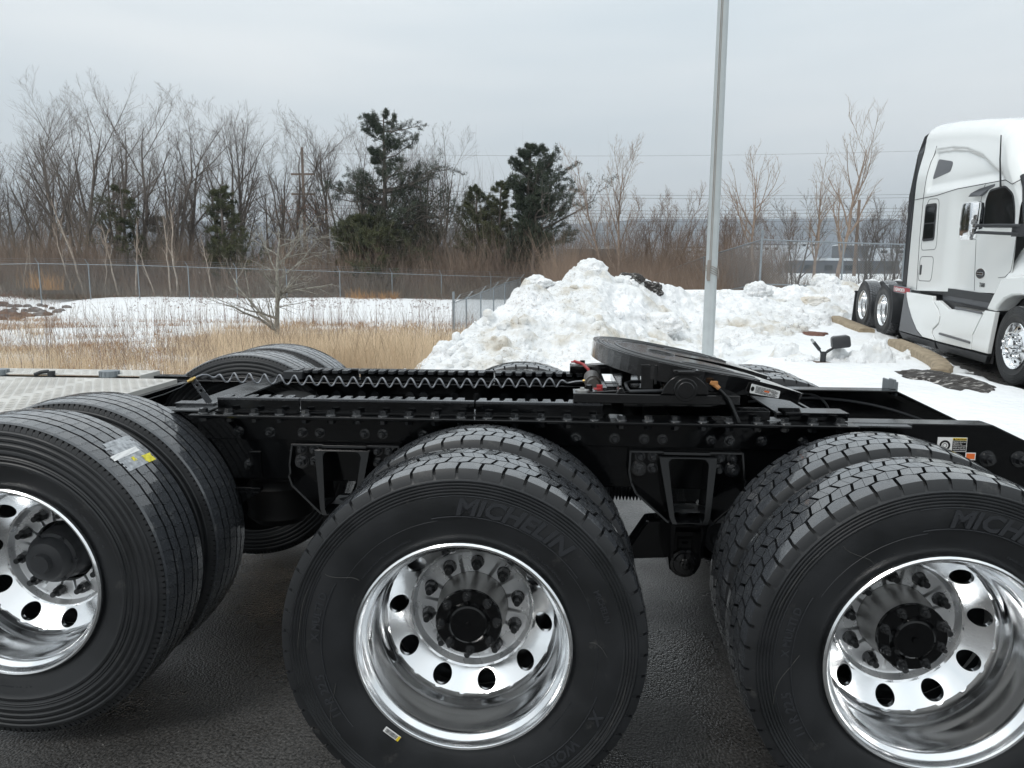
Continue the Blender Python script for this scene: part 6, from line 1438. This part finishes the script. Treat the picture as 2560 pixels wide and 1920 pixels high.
V, Q = ribbons(Pc, Wd, rng); o = npmesh('matted_grass', V, Q, mat('matted_tan_grass', (.36, .20, .085), .9, noise=.9, nscale=.8, col2=(.24, .125, .05))); o['kind'] = 'stuff'; o['label'] = 'matted tan grass lying in patches on the snow'; o['category'] = 'grass'
def dens_seed(x, y): return ss(-.3, .3, patch(x, y, .3, 25))*(x < -4.5)*(1-ss(33, 34.5, y))*ss(28, 31, y)
P = grass_at(2400, rng, 24, 37, -42, -3, dens_seed); h = rng.uniform(.8, 1.4, len(P)); Pc, Wd = gbend(P, h, rng, np.full(len(P), .0055), lean=.10); V, Q = ribbons(Pc, Wd, rng)
E_ = Pc[:, -1]; C = np.repeat(E_, 5, 0)+rng.normal(size=(len(E_)*5, 3))*.035; D_ = unit(rng.normal(size=C.shape)); S_ = unit(np.cross(D_, rng.normal(size=C.shape))); T3 = np.stack([C-S_*.016, C+S_*.016, C+D_*.06], 1).reshape(-1, 3)
o = npmesh('seed_head_stalks', np.concatenate([V, T3]), Q, M_SEED, None, False, np.arange(len(T3)).reshape(-1, 3)+len(V)); o['kind'] = 'stuff'; o['label'] = 'dry stalks with dark seed heads in front of the snow slope'; o['category'] = 'grass'
def dens_sp(x, y): return (x < right_lim(y))*(y > 8.4)*1.
P = grass_at(1500, rng, 8.6, 30, -42, 0, dens_sp); h = rng.uniform(.7, 1.4, len(P)); Pc, Wd = gbend(P, h, rng, np.full(len(P), .0028)*(.6+P[:, 1]/18), lean=.22); P2_, R2 = children(Pc, Wd, 4, .4, 1., .6, .35, .8, 3, rng, .2, .1)
V, Q = join([tubes(Pc, Wd, 3), tubes(P2_, R2, 3)]); o = npmesh('weed_stems', V, Q, M_BRUSH); o['kind'] = 'stuff'; o['label'] = 'branching brown weed stems among the straw grass'; o['category'] = 'weeds'
# orange tufts at the fence foot and brown tufts on the snow slope
def tuft(c, n, h, s, m, rngs): 
    rg = np.random.default_rng(rngs); P = np.array(c)+rg.normal(size=(n, 3))*np.array([s, s*.6, 0]); hh = rg.uniform(.5, 1, n)*h; Pc, Wd = gbend(P, hh, rg, np.full(n, .008), lean=.35); V, Q = ribbons(Pc, Wd, rg); return V, Q
M_OG = mat('orange_dry_grass', (.42, .25, .12), .9, noise=.8, nscale=2, col2=(.30, .17, .08))
for k, (x_, y_, d_, h_, s_) in enumerate([(890, 758, 47, 1.1, .35), (922, 760, 47, 1.0, .4), (960, 760, 47, .9, .15), (985, 760, 47, 1.0, .12), (905, 760, 46.8, .8, .5), (95, 720, 47, 1.4, .6), (130, 725, 47, 1.2, .5)]):
    V, Q = tuft(at(x_, y_, d_), 118, h_, s_, M_OG, 400+k); o = npmesh('grass_tuft', V, Q, M_OG); tag(o, nth(k, [890, 922, 960, 985, 905, 95, 130], 'of the orange grass tufts along the far fence'), 'grass tuft', 'orange grass tufts along the far fence')
rg = np.random.default_rng(71); cl = []
for k in range(70):
    x_ = rg.uniform(250, 1130); d_ = rg.uniform(37, 43); p = at(x_, 760, d_); p[2] = float(gz(p[0], p[1])); cl.append(tuft(p, 9, .10, .14, None, 500+k))
V, Q = join(cl); o = npmesh('low_tufts', V, Q, M_SEED); o['kind'] = 'stuff'; o['label'] = 'little dark tufts poking out of the snow slope'; o['category'] = 'grass'

# ================================================================ distance: hills, buildings, power line
xs = np.linspace(-3200, 3200, 500); ysl = np.linspace(0, 1, 14); Xh = []; 
def hill(dist, hpx, seed, m, w=700):
    u = np.linspace(-1.5, 1.5, 520); prof = np.interp(u, [-1.5, -.9, -.62, -.45, -.2, 0, .1, .3, .5, .8, 1.5], hpx)
    n_ = fbm(np.stack([u*9, u*0+seed], -1), 5, seed); zt = (prof+7*n_)*dist/FPX
    V = []; rows = [(-.45, -.04), (-.3, .25), (-.2, .5), (-.1, .8), (0, 1.), (.15, .9), (.4, .3)]
    for a, b in rows: V.append(np.stack([CX+u*dist*(1+a*.2), np.full_like(u, dist+a*w), -10+(zt+10)*b+dist*.0012*fbm(np.stack([u*30, u*0+a*7], -1), 3, seed+3)*b], -1))
    V = np.array(V); nr, nx, _ = V.shape; i = np.arange(nr-1)[:, None]*nx; j = np.arange(nx-1)[None]; Q = np.stack([i+j, i+j+1, i+nx+j+1, i+nx+j], -1).reshape(-1, 4)
    return struct(npmesh('hills', V.reshape(-1, 3), Q, m, None, True))
hill(3600, [110, 120, 128, 118, 100, 112, 124, 128, 130, 128, 120], 3, M_HILL)
hill(2600, [80, 92, 96, 80, 66, 60, 75, 86, 84, 92, 80], 8, mat('nearer_wooded_hill', (.075, .085, .105), 1., noise=.8, nscale=.01, col2=(.14, .16, .19)))
rg = np.random.default_rng(12)
def house(x_, y_, d_, w, h_, dp, m, label, grp='distant buildings seen between the trees'):
    p = at(x_, y_, d_); r = empty('distant_building', tuple(p)); tag(r, label, 'building', grp)
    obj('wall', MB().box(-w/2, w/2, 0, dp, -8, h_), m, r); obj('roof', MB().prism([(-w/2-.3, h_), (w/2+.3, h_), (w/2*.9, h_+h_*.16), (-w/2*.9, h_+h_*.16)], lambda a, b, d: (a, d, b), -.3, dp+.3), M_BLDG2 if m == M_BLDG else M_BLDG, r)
    n = max(2, int(w/6))
    for k in range(n): obj('window', MB().box(-w/2+w*(k+.3)/n, -w/2+w*(k+.7)/n, -.06, 0, h_*.35, h_*.7), M_GLASS, r)
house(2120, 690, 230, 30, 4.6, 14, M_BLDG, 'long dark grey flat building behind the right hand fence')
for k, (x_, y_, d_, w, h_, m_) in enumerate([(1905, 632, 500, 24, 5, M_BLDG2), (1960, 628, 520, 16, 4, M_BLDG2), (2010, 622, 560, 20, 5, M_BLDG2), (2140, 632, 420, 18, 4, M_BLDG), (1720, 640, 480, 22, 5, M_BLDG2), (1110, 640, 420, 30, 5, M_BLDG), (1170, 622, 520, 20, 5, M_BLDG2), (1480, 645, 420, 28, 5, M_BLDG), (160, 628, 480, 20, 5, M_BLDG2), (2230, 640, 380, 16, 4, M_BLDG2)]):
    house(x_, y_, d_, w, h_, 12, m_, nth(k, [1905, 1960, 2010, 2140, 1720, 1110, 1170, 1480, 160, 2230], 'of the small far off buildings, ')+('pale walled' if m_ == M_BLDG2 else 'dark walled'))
# power line
def pole(x_, ytop, d_, label, arms):
    p = at(x_, 700, d_); p[2] = -1; h_ = at(x_, ytop, d_)[2]+1; r = empty('utility_pole', tuple(p)); tag(r, label, 'utility pole')
    obj('pole', MB().cyl((0, 0, 0), (0, 0, h_), .22, .15, 10), M_POST, r, smooth=50)
    for a in arms: obj('crossarm', MB().box(-1.5, 1.5, -.08, .08, h_-a-.12, h_-a+.12), M_POST, r)
    return r
pole(766, 376, 95, 'tall timber pylon with crossarms among the bare trees', (3.2, 5.6))
pole(2134, 502, 85, 'bare topped timber utility pole before the hills at the right', ())
for k, (ya, yb, d_, r_) in enumerate([(385, 364, 130, .022), (468, 478, 120, .03), (476, 486, 120, .03), (512, 508, 110, .03), (520, 517, 112, .03), (526, 528, 112, .03), (535, 540, 112, .03), (566, 560, 140, .03)]):
    a = at(700, ya-3, d_); c = at(2700, yb, d_*1.05); n = 14; P = [a+(c-a)*t/n-np.array([0, 0, 1.1])*math.sin(math.pi*t/n) for t in range(n+1)]
    o = obj('power_cable', MB().tube(P, r_, 4), M_WIRE); tag(o, ['single high wire', 'upper wire of the upper pair', 'lower wire of the upper pair', 'first wire of the lower bundle', 'second wire of the lower bundle', 'third wire of the lower bundle', 'fourth wire of the lower bundle', 'lowest wire just above the hills'][k]+' crossing the grey sky', 'cable')

# ================================================================ unseen building behind the camera, added to darken reflections in rims and frame
bd = empty('unseen_building', (0, -42, 0)); tag(bd, 'long low brown and grey unseen building across the lot, added to darken reflections', 'building')
obj('wall', MB().box(-26, 30, -8, 0, 0, 5.2), mat('brown_block_wall', (.16, .13, .105), .8, noise=.5, nscale=1.5), bd)
obj('roof', MB().box(-26.4, 30.4, -8.4, .4, 5.2, 5.6), M_GREYP, bd)
for k in range(7):
    x = -22+k*7.4; obj('overhead_door', MB().box(x, x+4.2, 0, .06, .02, 4.2), M_GREYP if k % 2 else mat('cream_door', (.42, .39, .34), .6), bd)
hz = obj('haze', MB().box(-4200, 4200, -120, 5200, -16, 420), MATS.setdefault('haze', bpy.data.materials.new('haze')), recalc=True); hz['kind'] = 'stuff'
hm = MATS['haze']; hm.use_nodes = True; t = hm.node_tree; t.nodes.clear(); o_ = t.nodes.new('ShaderNodeOutputMaterial'); pv = t.nodes.new('ShaderNodeVolumePrincipled')
pv.inputs['Density'].default_value = 2.6e-4; pv.inputs['Color'].default_value = (.80, .87, .95, 1); pv.inputs['Anisotropy'].default_value = .1
t.links.new(pv.outputs[0], o_.inputs['Volume'])
